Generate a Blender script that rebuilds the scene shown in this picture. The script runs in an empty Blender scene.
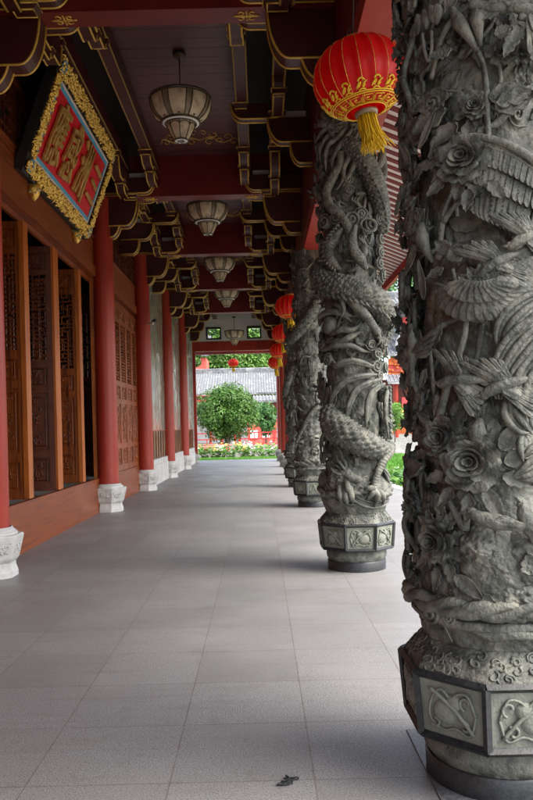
import bpy, math, random
import numpy as np
S = 1.46                      # one unit of the layout below is the eye height, 1.46 m
PI = math.pi
rng = np.random.default_rng(7)
random.seed(7)
sc = bpy.context.scene
COL = sc.collection

# ------------------------------------------------------------------ mesh helpers
class MB:
    def __init__(s):
        s.v = []; s.q = []; s.p = []; s.n = 0
    def add(s, V, F):
        V = np.asarray(V, dtype=np.float64).reshape(-1, 3)
        F = np.asarray(F)
        if F.ndim == 2 and F.shape[1] == 4: s.q.append(F + s.n)
        elif F.ndim == 2: s.p.append(F + s.n)
        s.v.append(V); s.n += len(V); return s
    def grid(s, P, cu=False, cv=False):
        P = np.asarray(P); nu, nv = P.shape[:2]
        I = np.arange(nu * nv).reshape(nu, nv)
        if cu: I = np.vstack([I, I[:1]])
        if cv: I = np.hstack([I, I[:, :1]])
        F = np.stack([I[:-1, :-1], I[1:, :-1], I[1:, 1:], I[:-1, 1:]], -1).reshape(-1, 4)
        return s.add(P.reshape(-1, 3), F)
    def box(s, x0, x1, y0, y1, z0, z1):
        V = [(x, y, z) for x in (x0, x1) for y in (y0, y1) for z in (z0, z1)]
        F = [(0, 1, 3, 2), (4, 6, 7, 5), (0, 4, 5, 1), (2, 3, 7, 6), (0, 2, 6, 4), (1, 5, 7, 3)]
        return s.add(V, F)
    def ngon(s, pts):
        s.v.append(np.array(pts, float)); n = len(pts)
        s.p.append(np.arange(n)[None, :] + s.n); s.n += n; return s
    def lathe(s, prof, c=(0, 0, 0), n=32, cap=True, rot=0.0):
        a = np.arange(n) / n * 2 * PI + rot
        P = np.array([[(c[0] + r * math.cos(t), c[1] + r * math.sin(t), c[2] + z) for t in a] for r, z in prof])
        s.grid(P, cv=True)
        if cap:
            if prof[0][0] > 1e-4: s.ngon(P[0][::-1])
            if prof[-1][0] > 1e-4: s.ngon(P[-1])
        return s
    def tube(s, pts, rad, n=8, m=None, fn=None, flat=1.0, cap=True, smooth=True, T=None):
        P, R = tube_pts(pts, rad, m, smooth)
        G = tube_grid(P, R, n, fn, flat)
        if cap:
            G = np.concatenate([np.repeat(P[:1][:, None], n, 1), G, np.repeat(P[-1:][:, None], n, 1)], 0)
        if T is not None: G = T(G)
        return s.grid(G, cv=True)
    def build(s, name, mat, parent=None, smooth=True, world=True, crease=None):
        V = np.concatenate(s.v) if s.v else np.zeros((0, 3))
        if parent is not None and world: V = V - np.array(wloc(parent)) / S
        V = V * S
        me = bpy.data.meshes.new(name)
        loops = []; starts = []; k = 0
        for F in s.q + s.p:
            c = F.shape[1]
            loops.append(F.reshape(-1)); starts.append(np.arange(len(F)) * c + k); k += F.size
        L = np.concatenate(loops).astype(np.int32); ST = np.concatenate(starts).astype(np.int32)
        me.vertices.add(len(V)); me.vertices.foreach_set('co', V.astype(np.float32).reshape(-1))
        me.loops.add(len(L)); me.loops.foreach_set('vertex_index', L)
        me.polygons.add(len(ST)); me.polygons.foreach_set('loop_start', ST)
        me.update(calc_edges=True); me.validate()
        me.polygons.foreach_set('use_smooth', np.full(len(me.polygons), bool(smooth), dtype=bool))
        if crease is not None: me.set_sharp_from_angle(angle=math.radians(crease))
        if mat: me.materials.append(mat)
        o = bpy.data.objects.new(name, me); COL.objects.link(o)
        if parent is not None: o.parent = parent
        return o

def wloc(o):
    v = [0, 0, 0]
    while o is not None:
        v = [v[i] + o.location[i] for i in range(3)]; o = o.parent
    return v

def tube_pts(pts, rad, m, smooth):
    P = np.array(pts, float)
    keep = np.concatenate([[True], np.linalg.norm(np.diff(P, axis=0), axis=1) > 1e-7]); P = P[keep]; n = len(P)
    if not np.isscalar(rad) and len(rad) == len(keep): rad = np.array(rad)[keep]
    R = np.full(n, rad, float) if np.isscalar(rad) else np.interp(np.linspace(0, 1, n), np.linspace(0, 1, len(rad)), rad)
    if not smooth or n < 2: return P, R
    m = m or max(8, 6 * (n - 1))
    t = np.linspace(0, n - 1, m); i = np.minimum(t.astype(int), n - 2); f = (t - i)[:, None]
    Q = np.vstack([2 * P[0] - P[1], P, 2 * P[-1] - P[-2]])
    a, b, c, d = Q[i], Q[i + 1], Q[i + 2], Q[i + 3]
    X = .5 * ((2 * b) + (c - a) * f + (2 * a - 5 * b + 4 * c - d) * f**2 + (3 * b - a - 3 * c + d) * f**3)
    return X, np.interp(t, np.arange(n), R)

def tube_grid(P, R, n, fn=None, flat=1.0):
    T = np.gradient(P, axis=0); T /= np.linalg.norm(T, axis=1)[:, None] + 1e-9
    up = np.array([0, 0, 1.0])
    A = np.cross(T, up); bad = np.linalg.norm(A, axis=1) < .05
    A[bad] = np.cross(T[bad], np.array([0, 1.0, 0])); A /= np.linalg.norm(A, axis=1)[:, None]
    for k in range(1, len(A)):
        if A[k] @ A[k - 1] < 0: A[k] = -A[k]
    B = np.cross(A, T)
    a = np.arange(n) / n * 2 * PI
    RR = R[:, None] * np.ones(n)[None]
    if fn is not None:
        seg = np.linalg.norm(np.diff(P, axis=0), axis=1); L = np.concatenate([[0], np.cumsum(seg)])
        RR = RR * fn(L[:, None] * np.ones(n)[None], (a / 2 / PI)[None, :] * np.ones(len(P))[:, None])
    return P[:, None] + A[:, None] * (RR * np.cos(a))[..., None] + B[:, None] * (RR * np.sin(a) * flat)[..., None]

def vnoise(x, y, seed=0, py=None):
    def h(i, j):
        if py: i = np.mod(i, py)
        k = (i * 374761393 + j * 668265263 + seed * 974634777).astype(np.int64)
        k = (k ^ (k >> 13)) * 1274126177 & 0x7fffffff
        return ((k ^ (k >> 16)) & 0xffff) / 65535.0
    i = np.floor(x).astype(np.int64); j = np.floor(y).astype(np.int64)
    f = x - i; g = y - j; f = f * f * (3 - 2 * f); g = g * g * (3 - 2 * g)
    return (h(i, j) * (1 - f) + h(i + 1, j) * f) * (1 - g) + (h(i, j + 1) * (1 - f) + h(i + 1, j + 1) * f) * g

def fbm(x, y, o=4, seed=0, py=None):
    s = 0; a = .5
    for k in range(o):
        s = s + a * vnoise(x * 2**k, y * 2**k, seed + k, py * 2**k if py else None); a *= .5
    return s

# ------------------------------------------------------------------ objects
def thing(name, loc, label, cat, group=None, kind=None):
    o = bpy.data.objects.new(name, None); COL.objects.link(o)
    o.location = [c * S for c in loc]; o.empty_display_size = .2
    tag(o, label, cat, group, kind); return o
def tag(o, label=None, cat=None, group=None, kind=None):
    if label: o['label'] = label
    if cat: o['category'] = cat
    if group: o['group'] = group
    if kind: o['kind'] = kind
    return o
def dup(o, parent=None):
    c = o.copy(); COL.objects.link(c); c.parent = parent
    for ch in list(o.children): dup(ch, c)
    return c
def dupat(o, loc, label, rz=None):
    c = dup(o); c.location = [q * S for q in loc]; c['label'] = label
    if rz is not None: c.rotation_euler.z = rz
    return c

# ------------------------------------------------------------------ materials
def mat(name, c1, c2=None, rough=.6, scale=6, bump=0, bscale=None, metal=0, detail=5, coords='Object', stretch=(1, 1, 1), trans=0, spec=.5, c3=None, s3=1.5, coat=0, emit=None, contrast=(.35, .65)):
    m = bpy.data.materials.new(name); m.use_nodes = True
    nt = m.node_tree; N = nt.nodes; Lk = nt.links; b = N['Principled BSDF']
    b.inputs['Roughness'].default_value = rough; b.inputs['Metallic'].default_value = metal
    b.inputs['Specular IOR Level'].default_value = spec; b.inputs['Coat Weight'].default_value = coat
    b.inputs['Base Color'].default_value = (*c1, 1)
    tc = N.new('ShaderNodeTexCoord'); mp = N.new('ShaderNodeMapping'); mp.inputs['Scale'].default_value = stretch
    Lk.new(tc.outputs[coords], mp.inputs['Vector'])
    if c2:
        nz = N.new('ShaderNodeTexNoise'); nz.inputs['Scale'].default_value = scale; nz.inputs['Detail'].default_value = detail
        Lk.new(mp.outputs[0], nz.inputs['Vector'])
        mr = N.new('ShaderNodeMapRange'); mr.inputs[1].default_value = contrast[0]; mr.inputs[2].default_value = contrast[1]
        Lk.new(nz.outputs[0], mr.inputs[0])
        mx = N.new('ShaderNodeMix'); mx.data_type = 'RGBA'
        mx.inputs['A'].default_value = (*c1, 1); mx.inputs['B'].default_value = (*c2, 1)
        Lk.new(mr.outputs[0], mx.inputs['Factor']); out = mx.outputs['Result']
        if c3:
            n3 = N.new('ShaderNodeTexNoise'); n3.inputs['Scale'].default_value = s3; n3.inputs['Detail'].default_value = 6
            Lk.new(mp.outputs[0], n3.inputs['Vector'])
            m3 = N.new('ShaderNodeMapRange'); m3.inputs[1].default_value = .52; m3.inputs[2].default_value = .68
            Lk.new(n3.outputs[0], m3.inputs[0])
            x3 = N.new('ShaderNodeMix'); x3.data_type = 'RGBA'; x3.inputs['B'].default_value = (*c3, 1)
            Lk.new(out, x3.inputs['A']); Lk.new(m3.outputs[0], x3.inputs['Factor']); out = x3.outputs['Result']
        Lk.new(out, b.inputs['Base Color'])
        rr = N.new('ShaderNodeMapRange'); rr.inputs[3].default_value = rough - .08; rr.inputs[4].default_value = min(1, rough + .12)
        Lk.new(nz.outputs[0], rr.inputs[0]); Lk.new(rr.outputs[0], b.inputs['Roughness'])
    if bump:
        nb = N.new('ShaderNodeTexNoise'); nb.inputs['Scale'].default_value = bscale or scale * 4; nb.inputs['Detail'].default_value = 6
        Lk.new(mp.outputs[0], nb.inputs['Vector'])
        bp = N.new('ShaderNodeBump'); bp.inputs['Strength'].default_value = bump; bp.inputs['Distance'].default_value = .01
        Lk.new(nb.outputs[0], bp.inputs['Height']); Lk.new(bp.outputs[0], b.inputs['Normal'])
    if trans:
        tr = N.new('ShaderNodeBsdfTranslucent'); tr.inputs[0].default_value = (*c1, 1)
        if c2: Lk.new(out, tr.inputs[0])
        ms = N.new('ShaderNodeMixShader'); ms.inputs[0].default_value = trans
        Lk.new(b.outputs[0], ms.inputs[1]); Lk.new(tr.outputs[0], ms.inputs[2])
        Lk.new(ms.outputs[0], N['Material Output'].inputs[0])
    return m

M = {}
M['stone'] = mat('carved_stone', (.058, .062, .052), (.145, .151, .125), .60, 15, .9, 60, c3=(.20, .198, .158), s3=11, detail=12, contrast=(.38, .62))
M['stone_pale'] = mat('panel_stone', (.15, .16, .13), (.23, .24, .195), .66, 9, .5, 70, c3=(.11, .115, .095))
M['stone_black'] = mat('black_granite', (.012, .014, .016), (.028, .030, .032), .35, 60, .1, 120)
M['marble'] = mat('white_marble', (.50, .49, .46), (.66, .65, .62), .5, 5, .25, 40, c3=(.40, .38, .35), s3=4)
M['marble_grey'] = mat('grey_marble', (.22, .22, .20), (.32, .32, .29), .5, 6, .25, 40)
M['red'] = mat('red_lacquer', (.31, .026, .014), (.38, .042, .022), .36, 2.5, .2, 14, stretch=(1, 1, .25), c3=(.22, .020, .012), s3=2.2, spec=.35)
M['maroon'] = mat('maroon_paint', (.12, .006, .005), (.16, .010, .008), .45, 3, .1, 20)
M['maroon_dark'] = mat('dark_maroon_paint', (.042, .005, .005), (.060, .008, .008), .45, 3, .1, 20)
M['plum'] = mat('plum_boards', (.078, .026, .024), (.11, .042, .038), .42, 3, .2, 20, stretch=(.25, 4, 1))
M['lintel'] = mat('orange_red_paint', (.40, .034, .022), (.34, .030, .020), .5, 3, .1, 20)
M['gold'] = mat('gold_paint', (.60, .36, .06), (.74, .48, .10), .38, 14, .15, 60, metal=.3)
M['gold_dull'] = mat('dull_gold_paint', (.26, .155, .04), (.34, .21, .06), .5, 10, .1, 50, metal=.2)
M['gold_leaf'] = mat('gold_leaf', (.80, .48, .07), (.95, .66, .17), .26, 20, .4, 90, metal=.5)
M['gold_old'] = mat('old_gold', (.46, .26, .06), (.66, .42, .13), .36, 14, .3, 60, metal=.4)
M['wood'] = mat('orange_wood', (.21, .045, .006), (.33, .078, .010), .40, 5, .3, 30, stretch=(7, 7, .5), c3=(.085, .018, .005), s3=2, coat=.15)
M['wood_bright'] = mat('honey_wood', (.38, .090, .010), (.48, .135, .016), .38, 5, .2, 30, stretch=(7, 7, .5), c3=(.24, .055, .010), s3=2)
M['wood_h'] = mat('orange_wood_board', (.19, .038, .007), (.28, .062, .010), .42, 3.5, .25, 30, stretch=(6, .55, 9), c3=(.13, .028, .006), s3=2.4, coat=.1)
M['wood_dark'] = mat('brown_and_shaded_wood', (.075, .016, .006), (.12, .027, .009), .42, 3, .15, 30, stretch=(5, .6, 5))  # brown timber, and the shade painted into recessed door leaves
M['black'] = mat('black_paint', (.012, .012, .013), (.02, .02, .02), .5, 8)
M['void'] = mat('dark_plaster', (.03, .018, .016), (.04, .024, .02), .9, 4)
M['plaster'] = mat('white_plaster', (.66, .65, .62), (.74, .73, .70), .8, 3, .1, 30)
M['grey_board'] = mat('grey_board', (.42, .40, .39), (.50, .48, .46), .7, 5)
M['blue'] = mat('blue_border', (.06, .36, .60), (.10, .44, .68), .5, 10)
M['pink_white'] = mat('white_border', (.74, .60, .58), (.80, .70, .66), .5, 10)
M['crimson'] = mat('crimson_field', (.64, .004, .018), (.72, .008, .026), .45, 5, .1, 30)
M['lamp_paper'] = mat('lamp_panel', (.74, .60, .40), (.86, .74, .54), .55, 8, .1, 40, trans=.25, c3=(.5, .40, .27), s3=6)
M['bronze'] = mat('dark_bronze', (.07, .05, .035), (.13, .10, .07), .45, 10, metal=.5)
M['bronze_band'] = mat('bronze_band', (.22, .17, .11), (.30, .24, .16), .5, 10, metal=.2)
M['silk'] = mat('red_silk', (.78, .006, .010), (.86, .010, .014), .36, 5, .15, 90, trans=.45, stretch=(1, 1, 3))
M['yellow'] = mat('yellow_print', (.78, .50, .02), (.84, .58, .03), .5, 10)
M['tassel'] = mat('yellow_tassel', (.80, .50, .01), (.86, .60, .02), .5, 20, trans=.15)
M['cord'] = mat('black_cord', (.02, .018, .018), None, .6)
M['rafter'] = mat('red_rafter', (.17, .010, .010), (.22, .016, .014), .5, 4)
M['white_board'] = mat('white_roof_board', (.86, .85, .84), (.90, .89, .88), .7, 3)
M['tile'] = mat('grey_roof_tile', (.10, .105, .112), (.21, .215, .222), .75, 4, .2, 30, c3=(.34, .34, .34), s3=1.2)
M['tile_dark'] = mat('dark_roof_tile', (.12, .125, .13), (.18, .185, .19), .8, 5)
M['wall_red'] = mat('red_painted_wall', (.55, .075, .055), (.62, .11, .08), .7, 2, c3=(.66, .17, .13), s3=.8)
M['orange_paint'] = mat('orange_paint', (.62, .13, .03), (.70, .20, .05), .6, 5)
M['blue_grey'] = mat('blue_grey_shutter', (.20, .30, .36), (.27, .37, .43), .6, 3)
M['bark'] = mat('bark', (.09, .065, .045), (.15, .12, .09), .85, 6, .6, 20, stretch=(3, 3, .6))
M['leaf'] = mat('green_leaves', (.035, .10, .012), (.085, .20, .025), .5, 1.4, trans=.3, c3=(.14, .24, .05), s3=3)
M['leaf2'] = mat('light_green_leaves', (.10, .24, .035), (.18, .36, .06), .5, 1.2, trans=.35, c3=(.26, .36, .14), s3=2.2)
M['leaf3'] = mat('deep_green_leaves', (.05, .15, .035), (.10, .25, .06), .5, 1.2, trans=.3, c3=(.13, .25, .09), s3=2.5)
M['grass'] = mat('lawn_grass', (.07, .20, .02), (.12, .30, .035), .8, 12, .5, 60)
M['soil'] = mat('garden_soil', (.16, .13, .09), (.24, .20, .15), .9, 6, .4, 30)
M['paving_pale'] = mat('pale_stone_kerb', (.30, .295, .28), (.40, .39, .37), .7, 5)
M['wht_petal'] = mat('white_petals', (.75, .74, .68), (.82, .8, .74), .6, 10, trans=.2)
M['ylw_petal'] = mat('yellow_petals', (.78, .58, .10), (.82, .66, .2), .6, 10, trans=.2)
M['red_petal'] = mat('pink_petals', (.70, .10, .12), (.78, .30, .22), .6, 10, trans=.2)
M['red_bright'] = mat('bright_red_paint', (.50, .035, .035), (.56, .05, .05), .5, 6)
M['jade'] = mat('green_lattice_paint', (.10, .28, .18), (.2, .42, .28), .5, 10)

def floor_mat():
    m = bpy.data.materials.new('granite_paving'); m.use_nodes = True
    nt = m.node_tree; N = nt.nodes; L = nt.links; b = N['Principled BSDF']
    tc = N.new('ShaderNodeTexCoord'); mp = N.new('ShaderNodeMapping')
    mp.inputs['Location'].default_value = (-.131 * S + 41 * S * .41, -2.108 * S + 41 * S * .412, 0)
    L.new(tc.outputs['Object'], mp.inputs[0])
    br = N.new('ShaderNodeTexBrick'); br.offset = 0; br.squash = 1
    br.inputs['Color1'].default_value = (.0, .0, .0, 1); br.inputs['Color2'].default_value = (1, 1, 1, 1)
    br.inputs['Mortar'].default_value = (.5, .5, .5, 1); br.inputs['Scale'].default_value = 1
    br.inputs['Mortar Size'].default_value = .0035; br.inputs['Mortar Smooth'].default_value = .1; br.inputs['Bias'].default_value = 0
    br.inputs['Brick Width'].default_value = .41 * S; br.inputs['Row Height'].default_value = .412 * S
    L.new(mp.outputs[0], br.inputs[0])
    fine = N.new('ShaderNodeTexNoise'); fine.inputs['Scale'].default_value = 150; fine.inputs['Detail'].default_value = 3
    L.new(tc.outputs['Object'], fine.inputs[0])
    vr = N.new('ShaderNodeTexVoronoi'); vr.inputs['Scale'].default_value = 130; L.new(tc.outputs['Object'], vr.inputs[0])
    big = N.new('ShaderNodeTexNoise'); big.inputs['Scale'].default_value = 1.3; big.inputs['Detail'].default_value = 7; L.new(tc.outputs['Object'], big.inputs[0])
    def mix(a, bb, f, rng_=None):
        x = N.new('ShaderNodeMix'); x.data_type = 'RGBA'
        for k, q in (('A', a), ('B', bb)):
            if isinstance(q, tuple): x.inputs[k].default_value = (*q, 1)
            else: L.new(q, x.inputs[k])
        if rng_:
            r = N.new('ShaderNodeMapRange'); r.inputs[1].default_value = rng_[0]; r.inputs[2].default_value = rng_[1]
            r.inputs[3].default_value = rng_[2] if len(rng_) > 2 else 0; r.inputs[4].default_value = rng_[3] if len(rng_) > 2 else 1
            L.new(f, r.inputs[0]); f = r.outputs[0]
        L.new(f, x.inputs['Factor']); return x.outputs['Result']
    c = mix((.085, .085, .086), (.36, .358, .355), fine.outputs[0], (.34, .64))
    c = mix(c, (.60, .59, .58), vr.outputs['Color'], (.80, .98, 0, .6))
    sep = N.new('ShaderNodeSeparateColor'); L.new(vr.outputs['Color'], sep.inputs[0])
    c = mix(c, (.09, .085, .085), sep.outputs[1], (.88, .97, 0, .6))
    c = mix(c, (.15, .145, .14), br.outputs['Color'], (0, 1, 0, .42))
    c = mix(c, (.24, .225, .22), big.outputs[0], (.45, .72, 0, .5))
    n5 = N.new('ShaderNodeTexNoise'); n5.inputs['Scale'].default_value = 5; n5.inputs['Detail'].default_value = 8; n5.inputs['Roughness'].default_value = .7; L.new(tc.outputs['Object'], n5.inputs[0])
    c = mix(c, (.13, .115, .10), n5.outputs[0], (.56, .78, 0, .55))
    m6 = N.new('ShaderNodeMapping'); m6.inputs['Scale'].default_value = (.8, 9, 1); L.new(tc.outputs['Object'], m6.inputs[0])
    n6 = N.new('ShaderNodeTexNoise'); n6.inputs['Scale'].default_value = 2; n6.inputs['Detail'].default_value = 8; L.new(m6.outputs[0], n6.inputs[0])
    c = mix(c, (.17, .15, .14), n6.outputs[0], (.5, .75, 0, .45))
    jn = N.new('ShaderNodeMath'); jn.operation = 'MULTIPLY'; L.new(br.outputs['Fac'], jn.inputs[0]); jr = N.new('ShaderNodeMapRange'); jr.inputs[1].default_value = .3; jr.inputs[2].default_value = .6; jr.inputs[3].default_value = .25; jr.inputs[4].default_value = 1; L.new(n5.outputs[0], jr.inputs[0]); L.new(jr.outputs[0], jn.inputs[1])
    c = mix(c, (.105, .078, .064), jn.outputs[0], (0, 1, 0, .8))
    L.new(c, b.inputs['Base Color'])
    rr = N.new('ShaderNodeMapRange'); rr.inputs[1].default_value = .3; rr.inputs[2].default_value = .7; rr.inputs[3].default_value = .36; rr.inputs[4].default_value = .62
    L.new(big.outputs[0], rr.inputs[0]); L.new(rr.outputs[0], b.inputs['Roughness'])
    bp = N.new('ShaderNodeBump'); bp.inputs['Strength'].default_value = .12; bp.inputs['Distance'].default_value = .004
    iv = N.new('ShaderNodeMath'); iv.operation = 'MULTIPLY_ADD'; iv.inputs[1].default_value = -1.0
    L.new(br.outputs['Fac'], iv.inputs[0]); L.new(fine.outputs[0], iv.inputs[2]); L.new(iv.outputs[0], bp.inputs['Height'])
    L.new(bp.outputs[0], b.inputs['Normal'])
    return m
M['floor'] = floor_mat()

def mural_mat():
    m = mat('etched_stone_mural', (.22, .265, .21), (.34, .39, .32), .22, 2.6, .25, 18, stretch=(1, 1.3, .5), c3=(.12, .13, .10), s3=2.6, coat=.4, detail=9, contrast=(.4, .6))
    return m
M['mural'] = mural_mat()

# ------------------------------------------------------------------ camera, light
F_ = 745.0; VX, VY, ROLL = 259.5, 427.5, .025
def ray(px, py):                        # photograph pixel -> direction (X, 1, Z)
    return ((px - VX) - ROLL * (py - VY)) / F_, ((VY - py) - ROLL * (px - VX)) / F_
cd = bpy.data.cameras.new('camera'); cam = bpy.data.objects.new('camera', cd); COL.objects.link(cam); sc.camera = cam
cam.location = (0, 0, S); cam.rotation_euler = (PI / 2, 0, 0)
cam.rotation_euler = (PI / 2, ROLL, 0)
cd.sensor_fit = 'VERTICAL'; cd.sensor_height = 36; cd.lens = F_ / 800 * 36
cd.shift_x = (266.5 - VX) / 800; cd.shift_y = (VY - 400) / 800
cd.clip_end = 2000; cd.clip_start = .05
from mathutils import Matrix
cam.rotation_euler = (Matrix.Rotation(PI / 2, 3, 'X') @ Matrix.Rotation(-ROLL, 3, 'Z')).to_euler()

w = bpy.data.worlds.new('World'); sc.world = w; w.use_nodes = True
nt = w.node_tree; bg = nt.nodes['Background']; sky = nt.nodes.new('ShaderNodeTexSky'); sky.sky_type = 'NISHITA'; sky.sun_disc = False
SUN_EL, SUN_AZ = math.radians(52), math.radians(118)      # azimuth clockwise from +Y
sky.sun_elevation = SUN_EL; sky.sun_rotation = SUN_AZ; sky.air_density = 1.0; sky.dust_density = 3.5; sky.ozone_density = 1
hs = nt.nodes.new('ShaderNodeHueSaturation'); hs.inputs['Saturation'].default_value = .60; nt.links.new(sky.outputs[0], hs.inputs['Color']); nt.links.new(hs.outputs[0], bg.inputs[0]); bg.inputs[1].default_value = .15
sl = bpy.data.lights.new('sun', 'SUN'); so = bpy.data.objects.new('sun', sl); COL.objects.link(so)
sl.energy = 1.2; sl.angle = math.radians(40); sl.color = (1, .96, .90)
from mathutils import Vector
d = Vector((math.sin(SUN_AZ) * math.cos(SUN_EL), math.cos(SUN_AZ) * math.cos(SUN_EL), math.sin(SUN_EL)))
so.rotation_euler = d.to_track_quat('Z', 'Y').to_euler(); so.location = (20, -10, 30)
sc.view_settings.view_transform = 'Standard'; sc.view_settings.look = 'None'; sc.view_settings.gamma = 1
sc.view_settings.use_curve_mapping = False; sc.view_settings.exposure = 2.12
sc.cycles.max_bounces = 8; sc.cycles.diffuse_bounces = 5; sc.cycles.glossy_bounces = 3; sc.cycles.transmission_bounces = 4
sc.cycles.use_denoising = True; sc.cycles.sample_clamp_indirect = 4; sc.cycles.caustics_reflective = False; sc.cycles.caustics_refractive = False
# ------------------------------------------------------------------ carving toolkit: (s, z, d) = along the surface, up, out of the surface
R0, RM = .172, .235
def wrapper(cx, cy):
    def T(P):
        P = np.asarray(P, float); th = -PI / 2 + P[..., 0] / RM; r = R0 + P[..., 2]
        return np.stack([cx + r * np.cos(th), cy + r * np.sin(th), P[..., 1]], -1)
    return T
def pixsz(px, py, cx, cy, R=RM):
    dx, dz = ray(px, py)
    a = dx * dx + 1; b = -2 * (dx * cx + cy); c = cx * cx + cy * cy - R * R
    D = b * b - 4 * a * c
    t = (-b - math.sqrt(max(D, 0))) / (2 * a)
    th = math.atan2(t - cy, dx * t - cx) + PI / 2
    if th > PI: th -= 2 * PI
    return th * RM, 1 + t * dz
def put(P, s, z, d=0, rot=0, sc_=1):
    P = np.asarray(P, float) * sc_; c, sn = math.cos(rot), math.sin(rot)
    return np.stack([P[..., 0] * c - P[..., 1] * sn + s, P[..., 0] * sn + P[..., 1] * c + z, P[..., 2] + d], -1)

def leaf(L=1, W=.5, lobes=0, cup=.15, curl=.2, groove=.05, veins=.02, th=.10, nu=7, nv=15, tip=.75):
    u = np.linspace(-1, 1, nu)[:, None]; v = np.linspace(0, 1, nv)[None, :]
    wd = W * .5 * np.sin(PI * np.clip(v, 0, 1)**tip)**.75
    if lobes: wd = wd * (.68 + .32 * np.abs(np.cos(PI * lobes * v + .4)))
    x = u * wd; y = v * L + (.10 * L * np.abs(u) * (1 if lobes else 0) * (.5 - v))
    z = cup * W * u**2 + curl * L * v**2 - groove * W * np.exp(-(u / .18)**2) + veins * W * np.cos(2 * PI * (v * 7 - np.abs(u) * 1.6)) * (np.abs(u) > .15)
    top = np.stack([x + 0 * z, y + 0 * z, z + 0 * x], -1)
    bot = top[::-1].copy(); bot[..., 2] -= th * W
    return np.concatenate([top, bot], 0)           # closed in u
def feather(L, W, cup=.15, curl=0, nu=9, nv=18):
    u = np.linspace(-1, 1, nu)[:, None]; v = np.linspace(0, 1, nv)[None, :]
    wd = W * .5 * np.minimum(1, .45 + v * 3) * np.sqrt(np.clip(1 - np.clip((v - .80) / .205, 0, 1)**2, 0, 1))
    x = u * wd; y = v * L + 0 * u
    z = .20 * W * u - .10 * W * u**2 + .10 * W * np.exp(-(u / .12)**2) + .028 * W * np.cos(2 * PI * (v * 13 - np.abs(u) * 1.2)) + curl * L * v**2
    top = np.stack([x, y, z], -1); bot = top[::-1].copy(); bot[..., 2] -= .10 * W
    return np.concatenate([top, bot], 0)
def petal_ring(n, r0, r1, h0, h1, half, ruf=.06, jag=.0, phase=0, th=.035, nu=9, nv=8, bend=1.0, rg=rng):
    out = []
    for k in range(n):
        a = phase + 2 * PI * k / n + rg.uniform(-.12, .12); sz = rg.uniform(.9, 1.1)
        u = np.linspace(-1, 1, nu)[:, None]; v = np.linspace(0, 1, nv)[None, :]
        wdt = half * (.62 + .38 * np.sin(PI * (.10 + .70 * v)))
        prof = 1 - .30 * np.abs(u)**3.2 + jag * np.cos(3 * PI * u)
        r = r0 + (r1 * sz - r0) * v**bend * prof + ruf * r1 * np.sin(4 * u + k) * v**2 * .4
        h = h0 + (h1 - h0) * (1 - (1 - v)**1.7) * prof + .10 * r1 * u**2 * v + ruf * r1 * np.sin(5 * u + 2 * k) * v**3
        th_ = a + u * wdt
        top = np.stack([r * np.cos(th_), r * np.sin(th_), h + 0 * r], -1)
        bot = top[::-1].copy(); bot[..., 2] -= th * r1; bot[..., 0] *= 1.02; bot[..., 1] *= 1.02
        out.append(np.concatenate([top, bot], 0))
    return out
def peony(mb, T, s, z, d, R, rg, leaves=True, back=.0, open_=1.0):
    g = lambda P: mb.grid(T(put(P, s, z, d, ph, R)), cu=True)
    ph = rg.uniform(0, 6)
    for P in petal_ring(3, .03, .13, .30, .58, 1.5, .05, rg=rg): g(P)
    for P in petal_ring(3, .10, .27, .20, .62, 1.5, .07, phase=.5, rg=rg): g(P)
    for P in petal_ring(4, .18, .43, .12, .58, 1.15, .08, .02, phase=.2, rg=rg): g(P)
    for P in petal_ring(5, .26, .62 * open_, .04, .40, .90, .09, .03, phase=.7, rg=rg, nu=13): g(P)
    for P in petal_ring(6, .32, .86 * open_, .00, .20, .68, .08, .05, phase=.1, rg=rg, nu=13): g(P)
    mb.grid(T(put(dome(.45, .3, 10), s, z, d - .1 * R, 0, R)))
    if leaves:
        for k in range(9):
            a = 2 * PI * k / 9 + rg.uniform(-.2, .2); P = leaf(.92, .60, 3, cup=.14, curl=-.08, groove=.09, nu=11, nv=21)
            P = put(P, 0, .52, .02 * (k % 3)); mb.grid(T(put(P, s, z, d - .12 * R, a, R)), cu=True)
def dome(R, h, n=12, m=24, seed=None, rough=0, asp=1):
    a = np.linspace(0, 2 * PI, m + 1)[:, None]; r = np.linspace(0, 1, n)[None, :]
    x = R * r * np.cos(a) * asp; y = R * r * np.sin(a); z = h * np.sqrt(np.clip(1 - r**2, 0, 1)) + 0 * a
    if rough:
        nn = fbm(x / R * 4 + 50 + (seed or 0), y / R * 4 + 50, 5, seed or 0) - .5
        z = z + rough * nn * 2; x = x * (1 + rough / R * nn * .6); y = y * (1 + rough / R * nn * .6)
    return np.stack([x, y, z], -1)
def spiral(mb, T, s, z, d, R, turns=2.0, a0=0, tr=None, hand=1, disc=True, tail=0):
    t = np.linspace(0, 1, 26); a = a0 + hand * 2 * PI * turns * (1 - t); r = R * (.12 + .88 * t)
    P = np.stack([s + r * np.cos(a), z + r * np.sin(a), d + .25 * R * (1 - t)], -1)
    if tail:
        tg = np.array([-math.sin(a[-1]) * -hand, math.cos(a[-1]) * -hand, -.2])
        P = np.vstack([P, P[-1] + tg * tail * .5, P[-1] + tg * tail])
    mb.tube(P, [R * .10, R * .16, R * .17, R * .14 if not tail else R * .07], 6, m=70, T=T)
    if disc: mb.grid(T(put(dome(R * .95, R * .5, 6, 18), s, z, d - R * .38)))
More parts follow.
